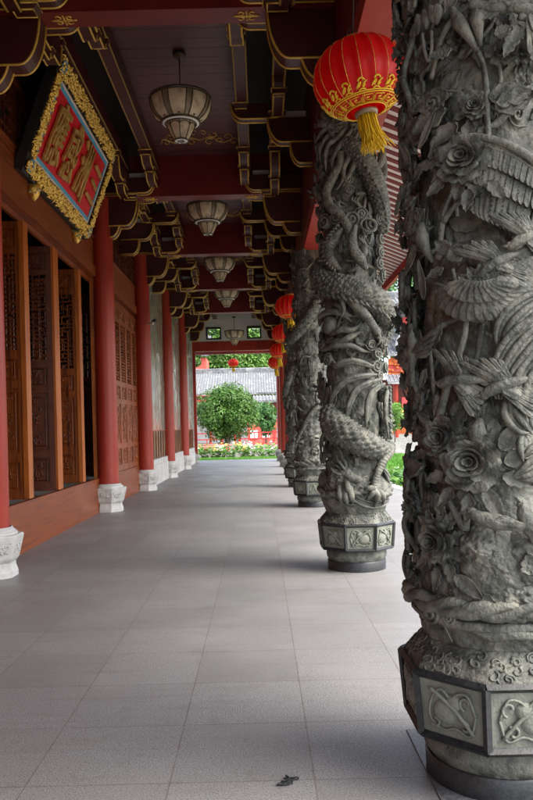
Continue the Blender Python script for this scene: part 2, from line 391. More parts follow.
def bird(mb, T, s, z, d, L, rot, pose='fly', rg=rng, flip=1):
    X = lambda P: put(P * np.array([1, flip, 1]), s, z, d, rot, L)
    tt = lambda P: T(X(P))
    mb.tube([(-.62, 0, -.02), (-.34, -.02, 0), (0, 0, .02), (.26, .05, .05), (.42, .12, .07), (.52, .14, .07)], [.03, .10, .17, .14, .10, .05], 14, m=28, T=tt)
    mb.grid(tt(put(dome(.115, .10, 8, 16), .46, .135, .04))); mb.tube([(.50, .14, .07), (.60, .13, .075), (.70, .10, .06)], [.055, .035, .004], 8, m=8, T=tt)
    mb.grid(tt(put(dome(.022, .02, 5, 8), .49, .155, .13)))
    for k in (-.22, 0, .22): mb.grid(tt(put(feather(.62, .15), -.38, 0, .0, PI / 2 + k)), cu=True)
    if pose == 'fly':
        for (bx, by, ang, sgn) in ((.12, .06, .55, 1), (.10, -.06, -2.35, -1)):
            for k in range(5):
                mb.grid(tt(put(feather(.95 - .10 * k, .17), bx - .05 * k, by, .10 - .02 * k, ang + sgn * .15 * k)), cu=True)
            mb.grid(tt(put(feather(.42, .26), bx - .05, by, .13, ang + sgn * .25)), cu=True)
    else:
        for k in range(4): mb.grid(tt(put(feather(.62 - .07 * k, .20, curl=-.05), .16 - .05 * k, -.02 + .04 * k, .16 - .01 * k, PI / 2 + .12 * k + .05)), cu=True)
        mb.tube([(.0, -.12, .05), (.02, -.30, .04)], .02, 6, T=tt, smooth=False)
def branch(mb, T, pts, r=(.016, .010), rg=rng, knots=True):
    r = [q * .78 for q in r]
    P = [np.array(p, float) for p in pts]
    fn = lambda L, a: 1 + .22 * (vnoise(L * 40, a * 6 + 3, 5, None) - .5)
    mb.tube(P, list(r), 9, fn=fn, T=T)
def scales(nl, na, amp=.10, k=2.0):
    amp = amp * k
    def f(L, a):
        hs = []
        for p in (0, 1):
            fx = np.mod(a * na + .5 * p, 1) - .5
            t = np.mod(L * nl * .5 + .5 * p + 1.5 * fx * fx, 1)
            hs.append(np.where(t < .93, t / .93, (1 - t) / .07) * (1 - .75 * (2 * np.abs(fx))**4))
        return 1 + amp * (np.maximum(*hs) - .5)
    return f
def fins(mb, T, pts, rads, n=30, h=.03, side=(0, 0, 1), m=200, a0=.9, curve=.3):
    P, R = tube_pts(pts, rads, m, True)
    tg = np.gradient(P, axis=0); tg /= np.linalg.norm(tg, axis=1)[:, None]
    sd = np.array(side, float)
    for k in range(n):
        i = int((k + .5) / n * (len(P) - 1)); nrm = np.cross(tg[i], [0, 0, 1.]) ; nrm /= np.linalg.norm(nrm) + 1e-9
        dirn = nrm * math.cos(a0) + np.array([0, 0, 1.]) * math.sin(a0)
        b = P[i] + dirn * R[i] * .9; l = h * (R[i] / max(R))
        mb.tube([b - tg[i] * .010, b + dirn * l * .6, b + dirn * l + tg[i] * l * .5], [.011, .008, .001], 6, m=7, T=T)
def claw(mb, T, s, z, d, R, rot, rg=rng):
    tt = lambda P: T(put(P, s, z, d, rot, R))
    mb.grid(tt(put(dome(.42, .34, 8, 16), 0, 0, -.05)))
    for k, a in enumerate((-1.0, -.45, .1, .65, 2.7)):
        c, sn = math.sin(a), math.cos(a)
        mb.tube([(c * .2, sn * .2, .1), (c * .55, sn * .55, .34), (c * .88, sn * .9, .20), (c * 1.0, sn * 1.05, -.05), (c * .92, sn * 1.0, -.22)], [.17, .17, .13, .08, .01], 8, m=20, T=tt)
def strands(mb, T, pts, n, gap, r, taper=True, wav=0, lift=.004):
    P = np.array(pts, float)
    Q, _ = tube_pts(P, 1, 40, True)
    tg = np.gradient(Q[:, :2], axis=0); tg /= np.linalg.norm(tg, axis=1)[:, None] + 1e-9
    nr = np.stack([-tg[:, 1], tg[:, 0]], -1); L = np.linspace(0, 1, 40)
    for k in range(n):
        o = (k - (n - 1) / 2) * gap
        W = Q.copy(); W[:, :2] += nr * (o * np.sin(PI * np.clip(L * .85 + .1, 0, 1)) + wav * np.sin(L * 9 + k))[:, None]
        W[:, 2] += lift * (-1)**k
        mb.tube(W[::2], [r * .5, r, r, r * .8, r * .2] if taper else r, 7, m=46, T=T)
def shaft_core(T, seed, z0=.40, z1=3.18, nz=620, na=300, flare=.06):
    a = np.linspace(0, 2 * PI, na, endpoint=False)[:, None]; z = np.linspace(z0, z1, nz)[None, :]
    U = a / (2 * PI)
    n1 = fbm(U * 8, z * 5.5, 5, seed, 8); n2 = fbm(U * 24, z * 16, 4, seed + 9, 24); n3 = fbm(U * 80, z * 54, 2, seed + 4, 80)
    ridge = 1 - np.abs(2 * fbm(U * 6, z * 4 + .7 * n1, 3, seed + 20, 6) * 1.15 - 1)
    d = .020 * (n1 - .5) + .020 * (n2 - .45) + .006 * (n3 - .5) + .02 * np.clip(ridge - .6, 0, 1)
    d = d + flare * np.exp(-((z - (z0 + .14)) / .17)**2)
    P = np.stack([a * RM + 0 * z, z + 0 * a, d + 0 * a], -1)
    return T(P)

BASE_PROF = [(.197, 0), (.199, .066), (.190, .069), (.192, .074), (.203, .085), (.207, .11), (.200, .140), (.186, .158)]
def octa(r, z, rot=PI / 8): return [(r * math.cos(rot + k * PI / 4), r * math.sin(rot + k * PI / 4), z) for k in range(8)]
def column_base(root, cx, cy, rg):
    mb = MB(); mb.lathe([(.202, 0), (.204, .060), (.200, .066)], (cx, cy, 0), 48); mb.build('foot_ring', M['stone_black'], root, crease=40)
    mb = MB(); mb.lathe([(.194, .066), (.196, .072), (.206, .084), (.211, .105), (.206, .134), (.192, .160)], (cx, cy, 0), 48, cap=False); mb.build('foot_drum', M['stone'], root)
    ro, ri = .277 * .98, .262 * .98
    z0, z1 = .156, .324; mb = MB()
    mb.grid(np.array([octa(.19, z0), octa(ri * .985, z0), octa(ro * .985, z1 - .004), octa(.2, z1 - .004)]) + [cx, cy, 0], cv=True)
    core = mb.build('drum_core', M['stone_pale'], root, smooth=False)
    fr = MB()                                       # black frame bars round each of the eight panels
    A = np.array(octa(ri, z0)) + [cx, cy, 0]; B = np.array(octa(ro, z1)) + [cx, cy, 0]
    for k in range(8):
        j = (k + 1) % 8
        for (p, q) in ((A[k], A[j]), (B[k], B[j]), (A[k], B[k])):
            fr.tube([p, q], .0115, 4, smooth=False)
    fr.build('drum_frame', M['stone_black'], root, smooth=False)
    for k in range(8):                              # relief on each panel
        j = (k + 1) % 8; c0 = (A[k] + A[j] + B[k] + B[j]) / 4; ax = (B[j] - B[k]); ax /= np.linalg.norm(ax)
        up = (B[k] + B[j] - A[k] - A[j]); up /= np.linalg.norm(up); nr = np.cross(ax, up)
        if nr @ (c0 - [cx, cy, c0[2]]) < 0: nr = -nr
        f = lambda P: c0 + nr * .0 + P[..., :1] * ax + P[..., 1:2] * up + P[..., 2:] * nr
        mb = MB(); h = 1 if k % 2 else -1
        a = .6 * h
        mb.tube([(-.062 * h, -.05, .002), (-.02 * h, 0, .006), (.02 * h, .03, .006), (.062 * h, .052, .002)], .0055, 6, m=16, T=f)
        mb.grid(f(put(dome(.034, .012, 6, 18, asp=1.1), .022 * h, -.008, -.002)))
        mb.grid(f(put(dome(.024, .012, 6, 18), -.006 * h, .022, -.002)))
        t = np.linspace(0, 1, 12)
        for (ox, oy, R_, ph, sg) in ((-.045 * h, .03, .022, 0, 1), (.05 * h, -.035, .018, 2, -1), (-.035 * h, -.035, .020, 4, 1)):
            mb.tube(np.stack([ox + R_ * (.3 + .7 * t) * np.cos(ph + sg * 4.4 * t), oy + R_ * (.3 + .7 * t) * np.sin(ph + sg * 4.4 * t), .002 + 0 * t], -1), .0042, 5, m=24, T=f)
        mb.tube([(-.07 * h, .0, 0), (-.05 * h, .052, .003), (-.02 * h, .05, .003), (.0, .035, .003), (.03 * h, .055, .003), (.06 * h, .02, 0), (.066 * h, -.03, 0), (.03 * h, -.056, 0), (-.01 * h, -.045, 0), (-.05 * h, -.056, 0), (-.07 * h, 0, 0)], .004, 5, m=50, T=f)
        mb.build('panel_relief', M['stone_pale'], core)
    mb = MB(); nth = 160; prof = []
    th = np.arange(nth) / nth * 2 * PI
    octr = math.cos(PI / 8) / np.cos(np.mod(th - PI / 8 + PI / 8 * 0, PI / 4) - PI / 8)
    rows = []
    for t in np.linspace(0, 1, 30):
        r = (ro * .985) * octr * (1 - t) + .198 * t; z = z1 - .003 + .078 * t**.8
        curl = np.abs(np.sin(th * 32 + 5 * np.sin(t * 9 + th * 8))) * np.sin(PI * t)**.5 * .0065
        rows.append(np.stack([cx + r * np.cos(th), cy + r * np.sin(th), z + curl + 0 * th], -1))
    mb.grid(rows, cv=True); lid = mb.build('drum_lid', M['stone'], root)
    mb = MB()
    for k in range(8):                              # raised scrollwork on the lid
        for q in range(15):
            t0 = .12 + .68 * rg.random(); aa = PI / 8 + (k + .06 + .88 * rg.random()) * PI / 4
            R_ = .013 + .008 * rg.random(); t = np.linspace(0, 1, 10); ph = rg.uniform(0, 6); sg = rg.choice([-1, 1])
            ls = R_ * (.2 + t) * np.cos(ph + sg * 5 * t); lt = R_ * (.2 + t) * np.sin(ph + sg * 5 * t)
            tt = np.clip(t0 + lt / .11, .02, .97); A_ = aa + ls / .24
            oc = math.cos(PI / 8) / np.cos(np.mod(A_ - PI / 8, PI / 4) - PI / 8)
            r = (ro * .985) * oc * (1 - tt) + .198 * tt; z = z1 + .003 + .078 * tt**.8
            mb.tube(np.stack([cx + r * np.cos(A_), cy + r * np.sin(A_), z], -1), .0035, 5, m=20)
    mb.build('lid_scrollwork', M['stone'], lid)
    mb = MB(); mb.lathe([(.196, .395), (.188, .41), (.184, .45), (.19, .48)], (cx, cy, 0), 48, cap=False); mb.build('neck', M['stone'], root)

def filler(mb, T, rg, n, test, dr=(.012, .05), kinds='lllsbt'):
    for _ in range(n):
        s = rg.uniform(-PI * RM, PI * RM); z = rg.uniform(.5, 3.12)
        if not test(s, z): continue
        k = rg.choice(list(kinds)); d = rg.uniform(*dr)
        if k == 'l':
            a = rg.uniform(0, 6.28)
            for q in range(rg.integers(3, 6)):
                mb.grid(T(put(leaf(rg.uniform(.07, .12), rg.uniform(.035, .06), 3, .12, rg.uniform(-.18, .06), th=.22), s, z, d, a + q * rg.uniform(.7, 1.1))), cu=True)
        elif k == 's':
            R = rg.uniform(.022, .036); spiral(mb, T, s, z, d, R, 1.8, rg.uniform(0, 6), hand=rg.choice([-1, 1]), tail=.05)
        elif k == 'b':
            for P in petal_ring(6, .008, .042, .004, .02, .55, .1, .05, rg=rg): mb.grid(T(put(P, s, z, d)), cu=True)
            for P in petal_ring(4, .004, .02, .012, .034, .9, .1, rg=rg): mb.grid(T(put(P, s, z, d)), cu=True)
        else:
            a = rg.uniform(0, 6.28); l = rg.uniform(.1, .22); c, sn = math.cos(a), math.sin(a)
            branch(mb, T, [(s, z, d), (s + c * l * .5 + .015, z + sn * l * .5, d + .02), (s + c * l, z + sn * l, d)], (.010, .006))

# ---- the near column: peonies, birds and a phoenix
def flower_column(cx, cy):
    root = thing('carved_stone_column', (cx, cy, 0), 'nearest grey stone column carved with peonies, small birds and a phoenix wing, cut by the picture edge', 'column', 'carved stone columns under the eave')
    rg = np.random.default_rng(11); T0 = wrapper(cx, cy); T = lambda P: T0(np.asarray(P) + [0, 0, .010]); q = lambda x, y: pixsz(x, y, cx, cy)
    column_base(root, cx, cy, rg)
    K = 1 / 385.0
    mb = MB(); mb.grid(shaft_core(T0, 3, nz=900, na=420, flare=.045), cu=True); sh = mb.build('shaft', M['stone'], root)
    def path(pts, d): return [(*q(x, y), (d if np.isscalar(d) else d[min(i, len(d) - 1)])) for i, (x, y) in enumerate(pts)]
    def new(name): return MB(), name
    def fin(mb, name): mb.build(name, M['stone'], root)
    # peonies
    for (x, y, R, d) in ((464, 160, 29, .062), (443, 437, 27, .05), (472, 461, 34, .06), (438, 541, 26, .055)):
        mb = MB(); s, z = q(x, y); peony(mb, T, s, z, d, R * K, rg); fin(mb, 'peony_carving')
    mb = MB(); s, z = q(474, 106); peony(mb, T, s, z, .05, 17 * K, rg)
    for (lx, ly, a) in ((490, 100, -1.5), (496, 112, -1.2), (455, 95, 1.6), (462, 122, 2.4), (452, 108, 1.9)):
        mb.grid(T(put(leaf(46 * K, 26 * K, 3, .14, .02, nu=11, nv=23), *q(lx - 4, ly), .058, a)), cu=True)
    fin(mb, 'peony_carving')
    # leaves round the peonies
    mb = MB()
    for (x, y, L, W, a, d) in ((488, 182, 26, 15, -2.6, .07), (470, 190, 24, 14, 3.0, .07), (447, 178, 26, 14, 2.2, .06), (440, 162, 24, 13, 1.6, .06), (480, 145, 22, 13, -.9, .05),
                               (450, 262, 30, 20, -1.0, .07), (452, 255, 22, 16, .7, .065), (446, 268, 20, 12, 2.0, .065), (462, 300, 30, 16, .6, .03),
                               (500, 450, 34, 18, -.6, .06), (503, 462, 34, 18, -1.3, .06), (500, 475, 32, 17, -1.9, .06), (492, 445, 30, 16, -.1, .05), (485, 488, 34, 16, -2.7, .07), (470, 492, 30, 15, 3.1, .07), (455, 486, 28, 15, 2.5, .06), (447, 472, 26, 14, 2.0, .06),
                               (430, 425, 24, 14, .9, .05), (440, 415, 24, 14, .1, .05), (452, 418, 22, 12, -.5, .05), (426, 452, 22, 12, 1.8, .05),
                               (440, 516, 24, 14, .1, .05), (450, 522, 22, 12, -.6, .05), (428, 528, 20, 12, .9, .05), (446, 562, 28, 15, -2.7, .05), (436, 566, 28, 15, 3.1, .05), (426, 556, 24, 13, 2.3, .05),
                               (456, 575, 34, 16, -2.2, .06), (470, 590, 30, 14, -2.0, .06), (528, 574, 24, 20, .2, .075), (518, 590, 24, 16, 3.0, .06), (505, 600, 24, 12, 2.4, .06),
                               (423, 300, 42, 11, 0.05, .05), (420, 330, 34, 12, 3.0, .055), (432, 345, 26, 12, -.6, .05), (425, 368, 24, 12, 2.8, .05),
                               (424, 150, 40, 9, -.6, .07), (414, 165, 34, 11, .5, .065), (408, 188, 30, 12, 2.6, .07), (424, 225, 28, 14, 3.0, .055), (418, 245, 34, 12, 2.6, .06), (468, 375, 20, 10, -1.2, .05)):
        s, z = q(x, y); mb.grid(T(put(leaf(L * K, W * K, 3 if L < 33 else 0, .14, .10, nu=9, nv=21), s, z, d, a)), cu=True)
    fin(mb, 'leaf_carving')
    # buds and poppy heads
    mb = MB()
    for (x, y, hx, hy, k) in ((461, 26, 478, 54, 1), (477, 22, 480, 46, 1), (426, 238, 432, 262, 1.1), (478, 432, 474, 455, 1.3)):
        s0, z0 = q(hx, hy); s1, z1 = q(x, y); s2, z2 = q(x - (hx - x) * .5, y - (hy - y) * .6)
        mb.tube([(s0, z0, .05), ((s0 + s1) / 2, (z0 + z1) / 2, .065), (s1, z1, .07), (s2, z2, .06)], [.005, .011 * k, .018 * k, .007], 14, m=30, T=T)
        for a in (-.5, 0, .5): mb.grid(T(put(leaf(.035 * k, .018 * k, 0, .2, .1), s2, z2, .062, a)), cu=True)
    for (x, y) in ((418, 24), (430, 16), (437, 14), (424, 20)):
        mb.grid(T(put(leaf(20 * K, 12 * K, 0, -.25, -.1), *q(x, y - 10), .06, PI + rg.uniform(-.2, .2))), cu=True)
    fin(mb, 'bud_carving')
    # drooping chrysanthemum
    mb = MB(); s, z = q(482, 296)
    for k in range(15):
        a = PI + (k - 7) * .235; ln = 30 * K * (1 + .25 * abs(k - 7) / 7)
        mb.grid(T(put(feather(ln, 13 * K, curl=-.22), s + .004 * (k - 7), z + .012, .092 - .002 * abs(k - 7), a)), cu=True)
    for k in range(11):
        a = PI + (k - 5) * .27; mb.grid(T(put(feather(21 * K, 11 * K, curl=-.1), s + .005 * (k - 5), z + .03, .102, a)), cu=True)
    for k in range(5): mb.grid(T(put(leaf(24 * K, 15 * K, 3, .1, .1), s, z + .02, .08, (k - 2) * .5)), cu=True)
    fin(mb, 'chrysanthemum_carving')
    # stems and branches
    mb = MB()
    for pts, d, r in ((((478, 52), (483, 66), (486, 90), (487, 120), (488, 140)), .055, (.008, .012)), (((478, 50), (468, 42), (463, 34)), .055, (.006, .006)),
                      (((424, 34), (426, 50), (430, 62), (433, 50), (433, 32)), .06, (.006, .006)), (((466, 318), (463, 340), (455, 362), (448, 380), (438, 420)), .05, (.010, .015)),
                      (((480, 322), (477, 345), (472, 365)), .02, (.013, .008)), (((432, 330), (446, 322), (462, 316)), .04, (.010, .008)),
                      (((437, 260), (440, 235), (444, 210), (452, 192)), .05, (.012, .008)), (((442, 222), (452, 208), (462, 200)), .05, (.011, .008)), (((452, 190), (455, 205), (456, 216)), .045, (.008, .006)),
                      (((428, 340), (432, 380), (434, 420)), .05, (.007, .006)), (((466, 530), (456, 512), (450, 500)), .06, (.013, .010)), (((466, 530), (468, 512), (470, 500)), .06, (.012, .010)),
                      (((455, 270), (460, 290), (468, 300)), .07, (.006, .006)), (((412, 40), (409, 80), (414, 112)), (.05, .07, .05), (.010, .012)), (((416, 340), (411, 360), (417, 392)), (.05, .07, .05), (.010, .010)), (((414, 500), (410, 525), (418, 552)), (.05, .07, .05), (.012, .010)),
                      (((488, 128), (500, 120), (518, 98), (533, 92)), .05, (.010, .02)), (((430, 80), (440, 40), (452, 20), (470, 5)), .05, (.008, .012)),
                      (((470, 8), (490, 12), (510, 10), (530, 4)), .07, (.016, .022)), (((514, 22), (526, 26), (532, 38), (531, 60)), .08, (.012, .009))):
        branch(mb, T, path(pts, d), r)
    fin(mb, 'branch_carving')
    mb = MB()
    for (x, y, a, L) in ((516, 28, 2.7, 40), (500, 12, 1.9, 30), (528, 48, 3.3, 30), (492, 40, -1.3, 18), (455, 52, 1.7, 22)):
        mb.grid(T(put(leaf(L * K, 15 * K, 4, .15, .05, veins=.05, nu=9, nv=25), *q(x, y), .075, a)), cu=True)
    fin(mb, 'fern_carving')
    # cloud scrolls
    mb = MB()
    for (x, y, R, h) in ((433, 104, 11, 1), (414, 105, 9, -1), (432, 612, 12, 1), (421, 596, 8, -1), (403, 120, 8, 1), (449, 618, 8, -1)):
        s, z = q(x, y); spiral(mb, T, s, z, .055, R * K * 1.1, 2.2, rg.uniform(0, 6), hand=h, tail=.06)
    fin(mb, 'cloud_scroll')
    # phoenix wing
    mb = MB(); arc = [(438, 148), (452, 141), (472, 139), (494, 143), (514, 152), (532, 165), (552, 182)]
    A = [np.array(p) for p in path(arc, .070)]
    mb.tube(A, [.005, .008, .010, .011, .012, .014], 10, m=60, T=T)
    for off in (.012, .022): mb.tube([a_ + np.array([.003, -off, -.004]) for a_ in A], .0045, 6, m=60, T=T)
    Q, _ = tube_pts(np.array(A), 1, 60, True)
    tgt = [np.array([*q(x, y), .055]) for (x, y) in ((452, 172), (462, 192), (470, 205), (480, 214), (492, 220), (505, 226), (520, 232), (540, 236))]
    tgt = np.array(tgt); tq, _ = tube_pts(tgt, 1, 60, True)
    for row, (f0, f1, n, wd, dd) in enumerate(((0, 1, 17, 15, .045), (0, .60, 19, 13, .056), (0, .34, 21, 11, .066))):
        for k in range(n):
            t = int((k + .5) / n * 59); b = Q[t]; e = b + (tq[t] - b) * f1
            if row == 0: b = b + (tq[t] - b) * .18
            dv = e[:2] - b[:2]; L = np.linalg.norm(dv) * 1.05; a = math.atan2(dv[1], dv[0]) - PI / 2
            P = feather(L, wd * K, nv=30); mb.grid(T(put(P, b[0], b[1], dd, a)), cu=True)
    fin(mb, 'phoenix_wing')
    # phoenix tail plumes
    for pts, n, g in ((((560, 290), (532, 306), (514, 322), (505, 338), (504, 352)), 6, 5.5), (((560, 318), (538, 330), (518, 350), (503, 378), (499, 402)), 7, 5.5),
                      (((560, 350), (536, 366), (524, 392), (522, 418), (532, 436)), 6, 5.5), (((512, 395), (510, 410), (518, 425), (528, 432)), 4, 5), (((524, 430), (520, 445), (521, 462)), 2, 5),
                      (((560, 452), (540, 462), (525, 472), (512, 478)), 4, 5.5), (((560, 440), (536, 448), (520, 458)), 3, 5)):
        mb = MB(); strands(mb, T, path(pts, (.045, .065, .07, .06)), n, g * K, 3.6 * K); fin(mb, 'tail_plume')
    # birds
    for (x, y, L, rot, fl, pose) in ((496, 264, 38, 3.5, 1, 'fly'), (524, 240, 38, 3.3, 1, 'fly'), (503, 385, 42, 3.35, 1, 'fly'), (464, 380, 40, 3.0, 1, 'fly'), (497, 521, 50, 3.05, -1, 'sit'), (524, 524, 44, 2.1, -1, 'sit'), (420, 352, 36, 1.3, 1, 'fly'), (528, 20, 44, 2.6, 1, 'fly')):
        mb = MB(); s, z = q(x, y); bird(mb, T, s, z, .075, L * K, rot, pose, rg, fl); fin(mb, 'bird_carving')
    # rock
    mb = MB(); 
    for (x, y, R, asp, hh, sd) in ((497, 570, 42, 1.05, .055, 1), (480, 550, 24, 1.1, .06, 2), (530, 562, 34, 1, .06, 3), (515, 600, 30, 1.3, .05, 4), (465, 598, 26, 1.1, .045, 5)):
        s, z = q(x, y); mb.grid(T(put(dome(R * K, hh, 50, 110, sd, .011, asp), s, z, .018)))
    fin(mb, 'rock_carving')
    # waves at the foot
    mb = MB()
    for pts in (((410, 602), (430, 616), (452, 624), (480, 628), (510, 630), (545, 626)), ((470, 630), (490, 636), (515, 634), (545, 640)), ((450, 584), (468, 600), (495, 606), (520, 600), (545, 594))):
        mb.tube(path(pts, .050), [.004, .016, .011, .020, .006], 10, m=60, T=T, flat=.6, fn=lambda L, a: 1 + .35 * (fbm(L * 18, a * 5, 3, 9) - .5))
    for k in range(16):
        a = -2.6 * RM + k * .02 * 16; mb.tube([(a, .52, .03), (a + .1, .50, .06), (a + .2, .53, .06), (a + .3, .49, .03)], .016, 8, T=T)
    fin(mb, 'wave_carving')
    # undergrowth round the side and back
    def side(s, z):
        th = s / RM
        return th < -1.25 or th > .9
    mb = MB(); filler(mb, T, rg, 1000, side, (.010, .062), 'llllltsbb')
    filler(mb, T0, rg, 150, lambda s, z: -1.3 < s / RM < .95 and (z < 1.55 or z > 2.35) and z < 3.1 and s / RM < .1, (.0, .02), 'llts')
    filler(mb, T0, rg, 750, lambda s, z: -1.2 < s / RM < .95 and z > 1.76, (.006, .028), 'lllltsbb')
    fin(mb, 'foliage_carving')
    return root

# ---- dragon columns
def dragon_head(mb, T, s, z, d, R, rot):
    tt = lambda P: T(put(P, s, z, d, rot, R))
    mb.grid(tt(put(dome(.5, .45, 14, 28, 3, .08, 1.2), 0, 0, 0)))
    mb.tube([(.2, 0, .2), (.6, .05, .32), (.95, .12, .3), (1.12, .2, .2)], [.36, .30, .26, .14], 14, m=20, T=tt)
    mb.tube([(.2, -.2, .1), (.6, -.32, .2), (.9, -.36, .2), (1.05, -.28, .15)], [.22, .16, .12, .05], 12, m=16, T=tt)
    for y in (.22, -.02): mb.grid(tt(put(dome(.12, .14, 8, 14), .38, y, .42)))
    for y in (.16, .02): mb.grid(tt(put(dome(.07, .07, 6, 10), 1.08, y + .06, .34)))
    for k in range(5): mb.tube([(.55 + .1 * k, -.12, .25), (.56 + .1 * k, -.24, .28)], [.035, .005], 6, m=4, T=tt)
    for sg in (1, -1): mb.tube([(-.1, .2 * sg + .1, .35), (-.5, .35 * sg + .2, .5), (-.9, .4 * sg + .35, .45), (-1.1, .5 * sg + .5, .35)], [.09, .07, .06, .01], 8, m=20, T=tt)
    for k in range(7):
        a = 2.0 + k * .42; mb.tube([(.3 * math.cos(a), .4 * math.sin(a), .15), (.8 * math.cos(a), .8 * math.sin(a), .25), (1.15 * math.cos(a + .2), 1.1 * math.sin(a + .2), .1), (1.4 * math.cos(a), 1.4 * math.sin(a), .15)], [.12, .11, .08, .01], 8, m=24, T=tt)
    for sg in (1, -1): mb.tube([(1.0, .1 + .1 * sg, .3), (1.3, .3 * sg + .2, .4), (1.6, .2 * sg, .3), (1.9, .5 * sg, .25)], [.05, .04, .03, .005], 6, m=24, T=tt)

def spiral_dragon(root, T, rg, test=None, turns=1.7, ph=0, z0=.75, z1=3.08, hand=1, rb=.052, fill=260, name='dragon_carving'):
    mb = MB(); n = 26; t = np.linspace(0, 1, n)
    s = hand * 2 * PI * RM * turns * t + ph * RM; z = z0 + (z1 - z0) * t + .10 * np.sin(t * 19 + ph)
    pts = np.stack([s, z, .045 + .018 * np.sin(t * 13)], -1)
    rads = [.012, .03, rb * .9, rb, rb, rb, rb * .9, rb * .8]
    mb.tube(pts, rads, 44, m=900, fn=scales(42, 13, .16), T=T)
    fins(mb, T, pts, rads, n=64, h=.035, m=500)
    mb.build(name, M['stone'], root)
    mb = MB(); dragon_head(mb, T, s[-1] + .02, z[-1] - .02, .07, .09, 0 if hand > 0 else PI); mb.build('dragon_head', M['stone'], root)
    for k, f in enumerate((.22, .38, .62, .82)):
        mb = MB(); i = int(f * (n - 1)); a = -1.9 if k % 2 else 2.2; l = .16
        e = pts[i] + np.array([l * math.cos(a), l * math.sin(a), .02])
        mb.tube([pts[i], pts[i] + np.array([.09 * math.cos(a + .9), .09 * math.sin(a + .9), .04]), e], [.034, .026, .018], 16, m=40, fn=scales(60, 8, .14), T=T)
        claw(mb, T, e[0], e[1], .06, .045, a - PI / 2, rg)
        for j in range(3): mb.tube([pts[i] + np.array([.01 * j, 0, 0]), pts[i] + np.array([.07, .06 + .03 * j, .02]), pts[i] + np.array([.13, .05 + .05 * j, 0])], [.014, .012, .001], 7, T=T)
        mb.build('dragon_claw', M['stone'], root)
    mb = MB(); test = test or (lambda s, z: True)
    for _ in range(fill):
        s_ = rg.uniform(-PI * RM, PI * RM); z_ = rg.uniform(.62, 3.16)
        if not test(s_, z_): continue
        if rg.random() < .62: spiral(mb, T, s_, z_, rg.uniform(.0, .035), rg.uniform(.022, .042), 1.9, rg.uniform(0, 6), hand=rg.choice([-1, 1]), tail=.07)
        else:
            a = rg.uniform(0, 6.28); c, sn = math.cos(a), math.sin(a); l = rg.uniform(.08, .2)
            for j in range(3): mb.tube([(s_ + .02 * j * sn, z_ - .02 * j * c, .02), (s_ + c * l * .5 + .02 * sn * j, z_ + sn * l * .5 + .03, .045), (s_ + c * l + .03 * j * sn, z_ + sn * l, .03), (s_ + c * l * 1.3, z_ + sn * l * 1.3 + .03, .01)], [.012, .012, .009, .001], 7, m=20, T=T)
    for k in range(34): spiral(mb, T, rg.uniform(-PI, PI) * RM, rg.uniform(3.0, 3.15), rg.uniform(.01, .06), rg.uniform(.03, .05), 1.9, rg.uniform(0, 6), tail=.08)
    mb.build('cloud_scroll', M['stone'], root)
    mb = MB()
    for k in range(26):
        a = k / 26 * 2 * PI * RM - PI * RM; hh = rg.uniform(.03, .09)
        mb.tube([(a - .05, .50, .03), (a, .50 + hh, .075), (a + .05, .50 + hh, .085), (a + .085, .50 + hh * .5, .06), (a + .06, .50 + hh * .4, .06)], [.02, .024, .018, .012, .006], 8, m=26, T=T)
        mb.tube([(a - .05, .49, .05), (a + .03, .475, .07), (a + .1, .49, .05)], .014, 8, T=T)
        if k % 3 == 0: spiral(mb, T, a, .60, .05, .03, 1.7, hand=1, tail=.05)
    for k in range(7): mb.grid(T(put(dome(rg.uniform(.06, .10), .05, 20, 40, k, .03), rg.uniform(-PI, PI) * RM, rg.uniform(.56, .72), .01)))
    mb.build('wave_carving', M['stone'], root)

